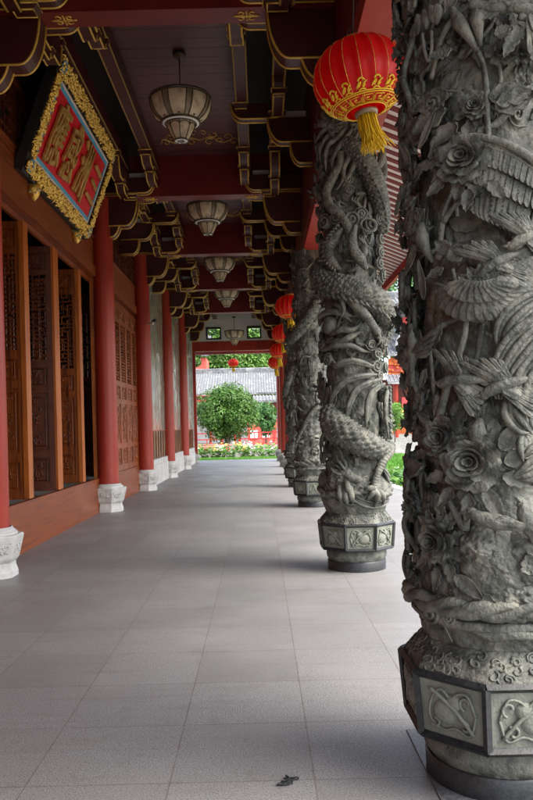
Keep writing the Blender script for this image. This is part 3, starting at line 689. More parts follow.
def dragon_column(cx, cy, label):
    root = thing('carved_stone_column', (cx, cy, 0), label, 'column', 'carved stone columns under the eave')
    rg = np.random.default_rng(5); T = wrapper(cx, cy); q = lambda x, y: pixsz(x, y, cx, cy)
    column_base(root, cx, cy, rg); K = 1 / 149.0
    mb = MB(); mb.grid(shaft_core(T, 8), cu=True); mb.build('shaft', M['stone'], root)
    def path(pts, d): return [(*q(x, y), (d if np.isscalar(d) else d[min(i, len(d) - 1)])) for i, (x, y) in enumerate(pts)]
    fin = lambda mb, n: mb.build(n, M['stone'], root)
    sc1 = scales(46, 12, .16)
    # upper dragon body
    mb = MB()
    p = path([(346, 142), (356, 152), (366, 168), (375, 190), (380, 212), (383, 232)], (.05, .075, .08, .075, .07, .05)); r = [.05, .062, .066, .062, .05]
    mb.tube(p, r, 40, m=420, fn=sc1, T=T); fins(mb, T, p, r, 20, .03)
    p = path([(341, 152), (340, 164), (333, 178), (327, 192), (330, 206), (341, 216), (348, 228), (349, 240)], .068); r = [.022, .028, .030, .030, .028, .024]
    mb.tube(p, r, 26, m=420, fn=scales(60, 8, .16), T=T)
    p = path([(342, 228), (334, 238), (328, 250), (332, 262), (340, 270)], .06); mb.tube(p, [.016, .034, .038, .034, .012], 28, m=260, fn=sc1, T=T); fins(mb, T, p, .034, 14, .02)
    p = path([(355, 226), (352, 238), (353, 250), (359, 260), (365, 270)], .085); mb.tube(p, [.012, .026, .030, .034, .014], 26, m=260, fn=scales(60, 8, .16), T=T)
    fin(mb, 'dragon_carving')
    # flowing mane
    mb = MB()
    for k, pts in enumerate((((352, 128), (345, 140), (338, 150), (333, 160), (332, 172)), ((346, 126), (338, 138), (330, 146), (326, 158), (326, 172)), ((358, 132), (352, 144), (350, 156), (344, 168), (343, 180), (336, 190)),
                             ((340, 128), (330, 136), (322, 148), (321, 162)), ((364, 140), (357, 152), (354, 164), (349, 176), (342, 188)), ((334, 124), (324, 132), (317, 144)), ((370, 140), (368, 150), (372, 160)))):
        mb.tube(path(pts, (.05, .075, .08, .07, .06)), [.012, .018, .019, .015, .003], 9, m=50, T=T)
    fin(mb, 'dragon_mane')
    mb = MB(); s, z = q(330, 126); dragon_head(mb, T, s, z, .05, .085, 2.6); 
    for pts in (((375, 168), (379, 160), (380, 150), (384, 146)), ((384, 178), (389, 168), (391, 158), (390, 150)), ((379, 180), (384, 172), (386, 160))):
        mb.tube(path(pts, .08), [.026, .03, .024, .006], 12, m=24, T=T)
    fin(mb, 'dragon_head')
    # cloud band
    mb = MB()
    for (x, y, R, h) in ((325, 222, 8, 1), (336, 218, 7, -1), (351, 219, 9, 1), (361, 214, 7, -1), (371, 225, 8, 1), (378, 220, 6, 1), (385, 216, 7, 1), (348, 180, 5, 1), (349, 190, 5, 1),
                         (380, 240, 6.5, 1), (380, 252, 6.5, -1), (379, 264, 6.5, 1), (383, 274, 6, -1), (376, 332, 6, 1), (383, 342, 6, -1), (377, 354, 6.5, 1), (386, 352, 6, 1), (376, 366, 6.5, -1), (385, 368, 6.5, 1), (379, 376, 5.5, 1), (371, 345, 6, 1), (328, 360, 6, 1), (322, 345, 6, -1)):
        s, z = q(x, y); spiral(mb, T, s, z, .07, R * K, 2.0, rg.uniform(0, 6), hand=h, tail=.03)
    for k in range(22):
        a = k / 22 * 2.6; s, z = q(366, 226); mb.grid(T(put(dome(.010, .012, 5, 8), s + .05 * math.cos(a * 2.4), z + .045 * math.sin(a * 2.4), .09)))
    fin(mb, 'cloud_scroll')
    mb = MB(); s, z = q(364, 251); mb.grid(T(put(dome(.048, .05, 14, 26, asp=.8), s, z, .03)))
    s, z = q(316, 482); mb.grid(T(put(dome(.085, .055, 14, 26), s, z, .03))); fin(mb, 'pearl_carving')
    # middle body with fins and a claw
    mb = MB(); p = path([(314, 268), (322, 280), (336, 286), (352, 291), (368, 298), (381, 310), (387, 326), (388, 345)], (.04, .06, .075, .085, .085, .075, .06, .03)); r = [.05, .072, .080, .084, .082, .07, .05]
    mb.tube(p, r, 52, m=520, fn=scales(36, 15, .17), T=T); fins(mb, T, p, r, 26, .045, a0=.75)
    fin(mb, 'dragon_carving')
    mb = MB(); p = path([(350, 290), (354, 304), (364, 318), (374, 334)], (.10, .115, .11, .10)); mb.tube(p, [.038, .034, .026, .020], 20, m=120, fn=scales(60, 9, .14), T=T)
    s, z = q(376, 338); claw(mb, T, s, z, .09, .055, 3.4, rg)
    for pts in (((342, 285), (347, 298), (350, 308)), ((347, 280), (352, 292), (357, 300)), ((336, 284), (341, 296), (345, 310), (343, 318))): mb.tube(path(pts, .11), [.014, .016, .012, .002], 8, m=24, T=T)
    fin(mb, 'dragon_claw')
    mb = MB(); s, z = q(328, 325); mb.grid(T(put(dome(.07, .06, 16, 30, asp=.8), s, z, .03)))
    for pts in (((318, 318), (330, 312), (342, 314), (352, 322)), ((330, 334), (342, 330), (352, 330), (362, 322)), ((326, 342), (340, 342), (352, 336), (364, 330)), ((332, 304), (340, 306), (346, 314), (354, 316)), ((322, 350), (336, 346), (350, 346), (362, 350), (372, 352))):
        mb.tube(path(pts, (.05, .075, .07, .05)), [.016, .022, .020, .004], 9, m=40, T=T)
    fin(mb, 'flame_carving')
    # arching plumes
    for pts in (((374, 368), (362, 364), (350, 362), (338, 366), (332, 362), (328, 352)), ((376, 375), (360, 377), (346, 382), (336, 394), (329, 408)), ((381, 379), (366, 384), (355, 392), (349, 408), (346, 428)), ((384, 384), (374, 388), (367, 398), (365, 416), (366, 434)), ((386, 388), (382, 398), (381, 414), (384, 440))):
        mb = MB(); strands(mb, T, path(pts, (.065, .095, .10, .095, .05)), 2, .014, .0165, lift=.003); fin(mb, 'tail_plume')
    mb = MB(); p = path([(387, 386), (390, 402), (391, 420), (390, 440)], .05); mb.tube(p, .045, 30, m=260, fn=sc1, T=T); fins(mb, T, p, .045, 12, .025); fin(mb, 'dragon_carving')
    # phoenix diving below the plumes
    mb = MB(); p = path([(328, 408), (334, 420), (346, 432), (360, 442), (374, 448), (386, 450)], (.05, .08, .085, .085, .075, .05)); r = [.05, .078, .085, .082, .07, .05]
    mb.tube(p, r, 48, m=420, fn=scales(32, 13, .20), T=T)
    for k in range(6):
        s, z = q(318 + 5 * k, 372 + 7 * k); mb.grid(T(put(leaf(.17, .07, 4, .15, .1, nu=9, nv=20), s, z, .05, 2.5)), cu=True)
        mb.grid(T(put(leaf(.15, .05, 0, .15, .1), s + .02, z, .06, 2.8)), cu=True)
    fin(mb, 'phoenix_body')
    mb = MB(); s, z = q(332, 434); mb.grid(T(put(dome(.05, .05, 12, 24), s, z, .06))); mb.grid(T(put(dome(.012, .012, 6, 12), s, z, .11)))
    mb.tube(path([(330, 438), (336, 444), (341, 452), (343, 462)], .07), [.02, .014, .010, .004], 8, T=T)
    for pts in (((326, 428), (322, 442), (328, 456)), ((324, 432), (318, 446), (322, 460))): mb.tube(path(pts, .06), [.012, .010, .004], 8, T=T)
    fin(mb, 'phoenix_head')
    mb = MB(); p = path([(388, 446), (382, 456), (377, 468), (373, 482), (374, 492)], (.07, .09, .085, .08, .08)); mb.tube(p, [.042, .034, .026, .022, .022], 20, m=140, fn=scales(50, 9, .16), T=T)
    for (a, b) in ((362, 490), (366, 500), (374, 507), (382, 504)): mb.tube(path([(373, 489), ((373 + a) / 2, (489 + b) / 2 - 2), (a, b)], (.085, .115, .07)), [.022, .020, .006], 9, m=16, T=T)
    fin(mb, 'phoenix_foot')
    # crouching beast at the foot
    mb = MB(); s, z = q(345, 474); dragon_head(mb, T, s, z, .05, .10, -.5)
    s, z = q(337, 480); mb.grid(T(put(dome(.10, .07, 24, 44, 4, .03), s, z, .02)))
    s, z = q(390, 488); mb.grid(T(put(dome(.07, .05, 20, 40, 5, .03), s, z, .02)))
    for (x, y) in ((348, 502), (343, 500), (353, 500), (350, 492)): mb.tube(path([(x - 3, y - 14), (x - 1, y - 4), (x, y + 3)], (.07, .10, .07)), [.022, .020, .006], 9, m=14, T=T)
    fin(mb, 'beast_carving')
    mb = MB()
    for pts in (((322, 470), (330, 490), (344, 500), (362, 504)), ((328, 462), (337, 480), (352, 492), (368, 494)), ((346, 490), (360, 500), (378, 504), (392, 498)), ((384, 470), (390, 480), (394, 492)), ((378, 496), (388, 490), (394, 478))):
        strands(mb, T, path(pts, .06), 4, .018, .011)
    fin(mb, 'wave_carving')
    tst = lambda s, z: not (-1.45 < s / RM < 1.0)
    spiral_dragon(root, T, rg, tst, 1.0, ph=1.3, fill=520, rb=.055, hand=1) if False else None
    mb = MB()
    for _ in range(420):
        s_ = rg.uniform(-PI * RM, PI * RM); z_ = rg.uniform(.60, 3.1)
        if not tst(s_, z_): continue
        spiral(mb, T, s_, z_, rg.uniform(.02, .06), rg.uniform(.028, .048), 1.9, rg.uniform(0, 6), hand=rg.choice([-1, 1]), tail=.07)
    for k in range(26):
        a = k / 26 * 2 * PI * RM - PI * RM; hh = rg.uniform(.03, .07)
        mb.tube([(a - .05, .49, .03), (a, .49 + hh, .07), (a + .05, .49 + hh, .08), (a + .085, .49 + hh * .5, .06)], [.018, .022, .016, .006], 8, m=22, T=T)
    fin(mb, 'cloud_scroll')
    mb = MB()
    for _ in range(300):                     # small clouds and flames low between the big figures
        s_ = rg.uniform(-1.4, 1.0) * RM; z_ = rg.uniform(.6, 3.1)
        x_ = s_ / RM
        if 1.08 < z_ < 1.40 or .80 < z_ < .98 and x_ > -.5: continue
        if rg.random() < .5: spiral(mb, T, s_, z_, rg.uniform(-.004, .018), rg.uniform(.016, .03), 1.9, rg.uniform(0, 6), hand=rg.choice([-1, 1]), tail=.05)
        else:
            a = rg.uniform(0, 6.28); c, sn = math.cos(a), math.sin(a); l = rg.uniform(.06, .14)
            for j in range(3): mb.tube([(s_ + .016 * j * sn, z_ - .016 * j * c, .01), (s_ + c * l * .3 + .03 * sn, z_ + sn * l * .3 - .03 * c, .03), (s_ + c * l * .65 - .03 * sn + .02 * sn * j, z_ + sn * l * .65 + .03 * c, .03), (s_ + c * l + .04 * j * sn, z_ + sn * l - .03 * j * c, .012)], [.006, .012, .010, .001], 7, m=22, T=T)
    fin(mb, 'cloud_scroll')
    for k, (zz, ph_) in enumerate(((1.0, 1.2), (1.7, 1.2), (2.4, 1.2))):
        mb = MB(); t = np.linspace(0, 1, 9); p = np.stack([(ph_ + 3.1 * t) * RM, zz + .35 * t + .08 * np.sin(6 * t), .06 + 0 * t], -1)
        mb.tube(p, [.03, .05, .05, .03], 30, m=300, fn=sc1, T=T); fins(mb, T, p, .05, 24, .03); fin(mb, 'dragon_carving')
    return root
# ------------------------------------------------------------------ layout constants (eye-height units)
ZC = [2.135, 5.24, 9.35, 12.45, 15.6, 18.75, 21.9]
XR, XL, XW = .66, -1.92, -2.0
ORD = ['first', 'second', 'third', 'fourth', 'fifth', 'sixth', 'seventh']
END = ZC[-1]

# ---- ground
def struct(name, mb, m, **k): return tag(mb.build(name, m, **k), kind='structure')
mb = MB(); mb.box(-2.0, 2.12, -4, 23.6, -.12, 0); struct('terrace_floor', mb, M['floor'], smooth=False)
mb = MB(); mb.box(2.12, 2.26, -4, 23.74, -.30, -.004); mb.box(-2.6, 2.118, 23.604, 23.74, -.30, -.004); struct('terrace_kerb', mb, M['paving_pale'], smooth=False)
mb = MB(); n = 60
mb.grid([[(x, y, -.30 + .10 * max(0, min(1, (y - 26) / 12))) for y in np.linspace(-30, 260, 90)] for x in np.linspace(-160, 200, 60)]); struct('ground', mb, M['soil'])
for (cx, cy) in ((XR, ZC[0]),):
    mb = MB(); mb.box(cx - .205, cx + .26, cy - .62, cy + .30, 0, .003)
    struct('plinth_slab', mb, mat('slab_granite', (.07, .072, .078), (.17, .172, .18), .35, 90, .1, 120), smooth=False)

# grass: tufts as many blades in one mesh
def grass(name, x0, x1, y0, y1, z, n, h, label):
    x = rng.uniform(x0, x1, n); y = rng.uniform(y0, y1, n); a = rng.uniform(0, PI, n); hh = h * rng.uniform(.5, 1.2, n); w_ = h * .09
    lx = rng.normal(0, .25, n) * hh; ly = rng.normal(0, .25, n) * hh
    V = np.stack([np.stack([x - w_ * np.cos(a), y - w_ * np.sin(a), 0 * x + z], -1), np.stack([x + w_ * np.cos(a), y + w_ * np.sin(a), 0 * x + z], -1), np.stack([x + lx, y + ly, z + hh], -1)], 1)
    mb = MB(); mb.box(x0, x1, y0, y1, z - .04, z); mb.add(V.reshape(-1, 3), np.arange(3 * n).reshape(-1, 3))
    tag(mb.build(name, M['grass'], smooth=False), label, 'grass', kind='stuff')
grass('grass', -4, 5, 23.9, 26.5, -.10, 26000, .10, 'strip of bright green lawn beyond the end of the terrace')
grass('grass', 3.0, 11, 18.5, 24.2, -.10, 30000, .10, 'bright green lawn beside the pale path outside the colonnade')
mb = MB(); mb.box(2.3, 12, 17.4, 18.4, -.12, -.055); struct('garden_path', mb, M['paving_pale'], smooth=False)
mb = MB(); mb.box(-40, 60, 29.5, 33.0, -.20, -.055); struct('far_path', mb, M['paving_pale'], smooth=False)

# ---- left hall front: bays between the red columns
def scrolls(mb, f, w, h, n, R, rr, rg):
    for _ in range(n):
        x = rg.uniform(-w / 2 + R, w / 2 - R); y = rg.uniform(-h / 2 + R, h / 2 - R); t = np.linspace(0, 1, 9); ph = rg.uniform(0, 6); sg = rg.choice([-1, 1]); r = R * rg.uniform(.7, 1.1)
        mb.tube(np.stack([x + r * (.2 + .8 * t) * np.cos(ph + sg * 4.6 * t), y + r * (.2 + .8 * t) * np.sin(ph + sg * 4.6 * t), .3 * rr + 0 * t], -1), [rr * .6, rr, rr * .7], 5, m=14, T=f)
def lattice(mb, f, w, h, nx, ny, t, rg, drop=.28, d=.012):
    gx = np.linspace(-w / 2, w / 2, nx + 1); gy = np.linspace(-h / 2, h / 2, ny + 1)
    def bar(x0, x1, y0, y1):
        P = np.array([[(x0, y0), (x1, y0), (x1, y1), (x0, y1)]][0]); V = [(x, y, z) for z in (-d, d) for x, y in P]
        mb.add(f(np.array(V)), [(0, 1, 2, 3), (4, 7, 6, 5), (0, 4, 5, 1), (1, 5, 6, 2), (2, 6, 7, 3), (3, 7, 4, 0)])
    for i in range(nx + 1):
        for j in range(ny):
            if i in (0, nx) or rg.random() > drop: bar(gx[i] - t, gx[i] + t, gy[j] - t, gy[j + 1] + t)
    for j in range(ny + 1):
        for i in range(nx):
            if j in (0, ny) or rg.random() > drop: bar(gx[i] + t, gx[i + 1] - t, gy[j] - t * .98, gy[j] + t * .98)
def frame_fn(o, ax, up):
    o, ax, up = (np.array(a, float) for a in (o, ax, up)); nr = np.cross(ax, up)
    return lambda P: o + np.asarray(P)[..., :1] * ax + np.asarray(P)[..., 1:2] * up + np.asarray(P)[..., 2:3] * nr
def fbox(mb, f, x0, x1, y0, y1, z0, z1):
    V = np.array([(x, y, z) for x in (x0, x1) for y in (y0, y1) for z in (z0, z1)]); mb.add(f(V), [(0, 1, 3, 2), (4, 6, 7, 5), (0, 4, 5, 1), (2, 3, 7, 6), (0, 2, 6, 4), (1, 5, 7, 3)])

def door_leaf(parent, hinge, ang, W, z0, z1, rg, facing=1, th=.022, name='door_leaf', wood='wood', edge=None):
    ax = (math.cos(ang), math.sin(ang), 0); f = frame_fn((hinge[0], hinge[1], 0), ax, (0, 0, 1))
    H_ = z1 - z0; st = .055; mb = MB()
    fbox(mb, f, 0, st, z0, z1, -th, th); fbox(mb, f, W - st, W, z0, z1, -th, th)
    rails = [0, .05, .14, .30, .36, .55, .61, .865, .905, .955, 1.0]      # share of the leaf height, from the bottom
    seg = [(0, .035), (.135, .165), (.40, .43), (.505, .535), (.885, .905), (.975, 1.0)]
    for a, b in seg: fbox(mb, f, st + .001, W - st - .001, z0 + H_ * a, z0 + H_ * b, -th * .98, th * .98)
    lf = mb.build(name, M[wood], parent, smooth=False)
    cx = W / 2; iw = W - 2 * st
    for (a, b, n) in ((.035, .135, 26), (.165, .40, 70), (.43, .505, 22), (.905, .975, 22)):
        mb = MB(); y0, y1 = z0 + H_ * a, z0 + H_ * b; fbox(mb, f, st, W - st, y0, y1, -th * .35, th * .35)
        for sg in (1, -1):
            g = lambda P, sg=sg: f(np.stack([P[..., 0] + cx, P[..., 1] + (y0 + y1) / 2, sg * (P[..., 2] + th * .4)], -1))
            scrolls(mb, g, iw * .8, (y1 - y0) * .86, n, .026, .0085, rg)
            P = [(-iw * .42, -(y1 - y0) * .42, .003), (iw * .42, -(y1 - y0) * .42, .003), (iw * .42, (y1 - y0) * .42, .003), (-iw * .42, (y1 - y0) * .42, .003), (-iw * .42, -(y1 - y0) * .42, .003)]
            mb.tube(P, .006, 4, smooth=False, T=g)
        mb.build('carved_panel', M[wood], lf, smooth=False)
    mb = MB(); y0, y1 = z0 + H_ * .535, z0 + H_ * .885
    g = lambda P: f(np.stack([P[..., 0] + cx, P[..., 1] + (y0 + y1) / 2, P[..., 2]], -1))
    lattice(mb, g, iw, y1 - y0, 6, 20, .0055, rg, .30, .010); mb.build('lattice', M[wood], lf, smooth=False)
    return lf

def hall_bay(i, y0, y1, open_, label, white=False, lat=(3.42, 3.96)):
    root = thing('door_wall', (XW, (y0 + y1) / 2, 0), label, 'wall')
    rg = np.random.default_rng(20 + i); mb = MB(); mb.box(XW - .05, XW, y0, y1, 0, .42); mb.build('sill_board', M['wood_h'], root, smooth=False)
    mb = MB(); mb.box(XW - .06, XW + .02, y0, y1, 2.92, 3.05); mb.box(XW - .09, XW - .062, y0, y1, 2.86, 2.918); mb.build('door_header', M['wood_h'], root, smooth=False)
    mb = MB(); mb.box(XW - .05, XW - .005, y0, y1, 3.052, lat[0] - .03); mb.box(XW - .04, XW + .01, y0, y1, lat[0] - .028, lat[0]); mb.box(XW - .04, XW + .01, y0, y1, lat[1], lat[1] + .05); mb.build('lintel_board', M['wood_h'], root, smooth=False)
    mb = MB(); mb.box(XW - .07, XW + .012, y0, y0 + .07, .422, 2.918); mb.box(XW - .07, XW + .012, y1 - .07, y1, .422, 2.918); mb.build('door_jamb', M['wood_bright'], root, smooth=False)
    f = frame_fn((XW - .015, (y0 + y1) / 2, (lat[0] + lat[1]) / 2), (0, 1, 0), (0, 0, 1)); mb = MB()
    n = max(6, int((y1 - y0) / .085)); lattice(mb, f, (y1 - y0), lat[1] - lat[0], n, 6, .006, rg, .25, .012)
    for k in range(int((y1 - y0) / .52) + 1): fbox(mb, f, -(y1 - y0) / 2 + k * .52, -(y1 - y0) / 2 + k * .52 + .03, -(lat[1] - lat[0]) / 2, (lat[1] - lat[0]) / 2, -.014, .014)
    mb.build('transom_lattice', M['wood_dark'], root, smooth=False)
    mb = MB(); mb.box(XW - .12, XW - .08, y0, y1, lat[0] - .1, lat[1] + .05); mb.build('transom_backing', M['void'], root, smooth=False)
    mb = MB(); mb.box(XW - .06, XW - .02, y0, y1, lat[1] + .052, 4.6); mb.build('upper_panel', M['plaster'] if white else M['wood_dark'], root, smooth=False)
    return root, rg

bay, rg = hall_bay(0, ZC[1] + .02, ZC[2] - .02, True, 'open timber door wall under the red and gold sign, its carved leaves folded inward')
for (y, a) in ((5.62, PI - .04), (6.50, PI - .05), (6.58, PI - .02), (7.42, PI + .10), (7.55, PI - .10), (8.47, PI - .06), (8.55, PI - .02)):
    door_leaf(bay, (XW - .035, y), a, .50, .425, 2.85, rg, wood='wood' if y not in (7.42, 7.55, 8.55) else 'wood_dark')  # recessed leaves take a darker wood, their shade put into the colour
for y in (6.5, 7.44, 8.47):
    mb = MB(); mb.box(XW - .055, XW - .012, y - .03, y + .10 + (.05 if y == 7.44 else 0), .43, 2.85); mb.build('hinge_post', M['wood_bright'], bay, smooth=False)
bay, rg = hall_bay(1, ZC[2] + .02, ZC[3] - .02, False, 'timber door wall with closed carved leaves below white plaster, between the first two columns past the sign', True, (3.38, 3.86))
nl = 6; Wd = (ZC[3] - ZC[2] - .04 - .14) / nl
for k in range(nl):
    y = ZC[2] + .09 + k * Wd
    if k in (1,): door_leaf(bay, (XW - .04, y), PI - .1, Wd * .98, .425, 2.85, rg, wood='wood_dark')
    else: door_leaf(bay, (XW - .03, y), PI / 2, Wd * .98, .425, 2.85, rg)
bay, rg = hall_bay(2, -3.0, ZC[1] - .02, False, 'timber door wall with closed leaves beside the viewer, before the first red column')
for k in range(10):
    y = -2.9 + k * .80; door_leaf(bay, (XW - .03, y), PI / 2, .79, .425, 2.85, rg)
# dark hall interior behind the doors
r = thing('hall_interior', (-4, 6, 0), 'dim hall room with grey floor behind the open carved doors', 'room')
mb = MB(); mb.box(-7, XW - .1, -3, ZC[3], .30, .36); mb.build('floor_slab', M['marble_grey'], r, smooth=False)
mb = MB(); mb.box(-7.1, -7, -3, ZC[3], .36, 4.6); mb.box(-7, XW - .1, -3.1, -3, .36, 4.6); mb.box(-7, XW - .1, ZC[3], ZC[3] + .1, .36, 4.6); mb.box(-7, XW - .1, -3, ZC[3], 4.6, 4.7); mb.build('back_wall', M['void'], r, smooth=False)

# ---- etched murals beyond the doors
MURL = ['first tall grey-green mural panel past the timber doors, streaked and glossy', 'second grey-green mural panel, further along the gallery', 'last grey-green mural panel beside the end wall']
for k in range(3):
    y0, y1 = ZC[3 + k] + .05, ZC[4 + k] - .05 if k < 2 else ZC[6] - .05
    if k == 2: y0, y1 = ZC[5] + .05, ZC[6] - .05
    elif k == 1: y0, y1 = ZC[4] + .05, ZC[5] - .05
    root = thing('mural_wall', (XW, (y0 + y1) / 2, 0), MURL[k], 'wall panel')
    mb = MB(); mb.box(XW - .2, XW + .10, y0, y1, 0, .36); mb.box(XW - .2, XW + .085, y0, y1, .362, .46); mb.build('marble_base', M['marble'], root, smooth=False)
    P = []; yy = np.linspace(y0, y1, 220); zz = np.linspace(.462, 3.9, 260); rgm = 40 + k
    Y, Z = np.meshgrid(yy, zz, indexing='ij')
    relief = .018 * (fbm(Y * 3 + 9, Z * 1.6, 5, rgm) - .5) + .010 * np.abs(np.sin(Y * 9 + 7 * fbm(Y * 2, Z * 2, 3, rgm + 3))) * (fbm(Y * 1.5, Z * 1.2, 3, rgm + 7) > .48)
    relief = relief * np.clip((Z - .9) / .2, 0.05, 1)
    mb = MB(); mb.grid(np.stack([XW + .04 + relief, Y, Z], -1)); mb.build('mural_panel', M['mural'], root)
    mb = MB()
    for kk in range(9): mb.box(XW - .03, XW + .064, y0 + (y1 - y0) * kk / 9 + .14, y0 + (y1 - y0) * kk / 9 + .155, .47, .98)  # reddish reflection of a railing in the glossy panel, put in as solid bars
    mb.box(XW - .03, XW + .066, y0, y1, .985, 1.0); mb.build('railing_reflection', M['wood'], root, smooth=False)
    mb = MB(); mb.box(XW - .02, XW + .08, y0, y0 + .03, .462, 3.9); mb.box(XW - .02, XW + .08, y1 - .03, y1, .462, 3.9); mb.build('edge_trim', M['marble'], root, smooth=False)
    mb = MB(); mb.box(XW - .2, XW - .05, y0, y1, .46, 4.6); mb.build('backing_wall', M['plaster'], root, smooth=False)

# ---- red columns on carved marble bases
def red_column(loc, label, dark=False, R=.14, h=4.0, base_h=.34):
    root = thing('red_column', loc, label, 'column', 'round red columns'); x, y, _ = loc; rg = np.random.default_rng(3)
    mb = MB(); prof = [(R * 1.0, base_h), (R * .995, 1.2), (R * .975, 2.4), (R * .95, h)]; mb.lathe(prof, (x, y, 0), 40, cap=False); mb.build('shaft', M['red'], root)
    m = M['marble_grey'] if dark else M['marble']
    mb = MB(); k = .205 / .92
    oc = [(k * .86, 0), (k * .86, .035), (k * .80, .075), (k * .79, .10), (k * .88, .125), (k * .90, .135), (k * 1.06, .285), (k * 1.02, .297)]
    mb.grid(np.array([octa(r_, z_) for r_, z_ in oc]) + [x, y, 0], cv=True); mb.ngon(np.array(octa(k * 1.02, .297)) + [x, y, 0]); b = mb.build('base_block', m, root, smooth=False)
    mb = MB(); mb.lathe([(.192, .296), (.196, .304), (.19, .314), (.18, .318), (.178, .326), (.166, .33), (.16, .345), (.152, .347)], (x, y, 0), 40, cap=False); mb.build('base_rings', m, root)
    A = np.array(octa(k * .905, .14)) + [x, y, 0]; B = np.array(octa(k * 1.055, .28)) + [x, y, 0]
    for q in range(8):
        j = (q + 1) % 8; c0 = (A[q] + A[j] + B[q] + B[j]) / 4; ax = B[j] - B[q]; ax /= np.linalg.norm(ax); up = B[q] + B[j] - A[q] - A[j]; up /= np.linalg.norm(up); nr = np.cross(ax, up)
        if nr @ (c0 - [x, y, c0[2]]) < 0: nr = -nr
        f = lambda P: c0 + P[..., :1] * ax + P[..., 1:2] * up + P[..., 2:] * nr
        mb = MB(); scrolls(mb, f, .13, .10, 13, .020, .006, rg); mb.build('carved_rosette', m, b)
    return root
LB = ['nearest red column on a white carved base, cut by the left picture edge', 'red column on a white carved base right behind the red and gold sign', 'red column where the timber doors end and the grey murals begin',
      'red column between the first and second grey mural panels', 'red column between the second and last grey mural panels', 'last red column against the end wall, behind the mural panels']
proto = red_column((XL, ZC[1], 0), LB[0])
for k in range(1, 5): dupat(proto, (XL, ZC[1 + k], 0), LB[k], 0)
r = thing('red_post', (-1.955, ZC[6] + .1, 0), 'slim red post on a bulging round grey base at the left of the garden opening', 'post')
mb = MB(); mb.lathe([(.082, .30), (.08, 3.3)], (-1.955, ZC[6] + .1, 0), 28); mb.build('shaft', M['red'], r)
mb = MB(); mb.lathe([(.13, 0), (.135, .04), (.12, .07), (.155, .12), (.165, .17), (.15, .23), (.11, .27), (.10, .30)], (-1.955, ZC[6] + .1, 0), 28); mb.build('round_base', M['marble_grey'], r)
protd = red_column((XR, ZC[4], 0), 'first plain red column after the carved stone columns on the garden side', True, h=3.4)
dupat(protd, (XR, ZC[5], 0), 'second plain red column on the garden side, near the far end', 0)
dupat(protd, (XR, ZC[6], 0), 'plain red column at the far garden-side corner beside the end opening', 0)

# ---- ceiling
mb = MB()
for k in range(-1, 6):
    y0 = (ZC[k] if k >= 0 else -3) + .1; y1 = ZC[k + 1] - .1
    n = max(3, int((y1 - y0) / .16)); e = np.linspace(y0, y1, n + 1)
    for q in range(n): mb.box(-1.20, -.115, e[q] + .002, e[q + 1] - .002, 4.40, 4.43)
struct('ceiling_boards', mb, M['plum'], smooth=False)
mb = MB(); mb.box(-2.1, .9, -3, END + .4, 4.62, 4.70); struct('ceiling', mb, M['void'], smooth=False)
# gold cloud motif on the boards
def motif(mb, f, sc_=1.0):
    for mx in (1, -1):
        for (x, y, R, ph, sg) in ((.10, .05, .055, 0, 1), (.22, .03, .045, 2, -1), (.16, -.06, .05, 4, 1), (.30, -.02, .05, 1, 1), (.05, -.08, .04, 3, -1), (.36, .05, .035, 5, 1)):
            t = np.linspace(0, 1, 12); r_ = R * (.2 + .8 * t)
            mb.tube(np.stack([mx * (x + r_ * np.cos(ph + sg * 5.5 * t)), y + r_ * np.sin(ph + sg * 5.5 * t), 0 * t], -1) * sc_, .0048 * sc_**.5, 4, m=30, T=f)
        mb.tube(np.array([(0, .02, 0), (mx * .12, -.02, 0), (mx * .24, .06, 0), (mx * .38, .0, 0), (mx * .42, .06, 0)]) * sc_, .0048 * sc_**.5, 4, m=30, T=f)
CM = ['first bay in view', 'second bay', 'third bay', 'fourth bay', 'fifth bay']
for k in range(1, 6):
    y = ZC[k + 1] - .48; f = frame_fn((-.62, y - .15, 4.396), (1, 0, 0), (0, 1, 0)); mb = MB(); motif(mb, lambda P, f=f: f(P * [1, 1.9, 1]), 1.1)
    tag(mb.build('ceiling_motif', M['gold']), 'gold scroll painting on the ceiling boards of the ' + CM[k - 1], 'ceiling painting', 'gold paintings on the ceiling boards')

# ---- beams across the gallery
def beam(y, label):
    root = thing('ceiling_beam', (-.7, y, 3.9), label, 'beam', 'dark red beams across the gallery')
    mb = MB(); mb.box(XW + .001, .585, y - .10, y + .10, 3.9, 4.40); mb.build('beam_body', M['maroon'], root, smooth=False)
    for x in (-1.30, -.02):
        f = frame_fn((x, y, 3.897), (1, 0, 0), (0, 1, 0)); mb = MB(); t = np.linspace(0, 1, 12)
        for mx in (1, -1):
            for my in (1, -1):
                r_ = .036 * (.2 + .8 * t); mb.tube(np.stack([mx * (.045 + r_ * np.cos(5 * t)), my * (.035 + r_ * .8 * np.sin(5 * t)), 0 * t], -1), .007, 4, m=26, T=f)
        mb.tube(np.array([(-.09, 0, 0), (0, .006, 0), (.09, 0, 0)]), .008, 4, T=f); mb.tube(np.array([(0, -.06, 0), (.004, .06, 0)]), .007, 4, smooth=False, T=f)
        mb.build('gold_motif', M['gold'], root)
    return root
BL = ['nearest wide dark red beam with gold marks, above the sign', 'second dark red beam, behind the first hanging lamp', 'third dark red beam along the gallery', 'fourth dark red beam along the gallery', 'fifth dark red beam, near the end wall']
b0 = beam(ZC[1], BL[0])
for k in range(1, 5): dupat(b0, (-.7, ZC[1 + k], 3.9), BL[k])
dupat(b0, (-.7, ZC[0], 3.9), 'dark red beam over the nearest carved column, above the picture')

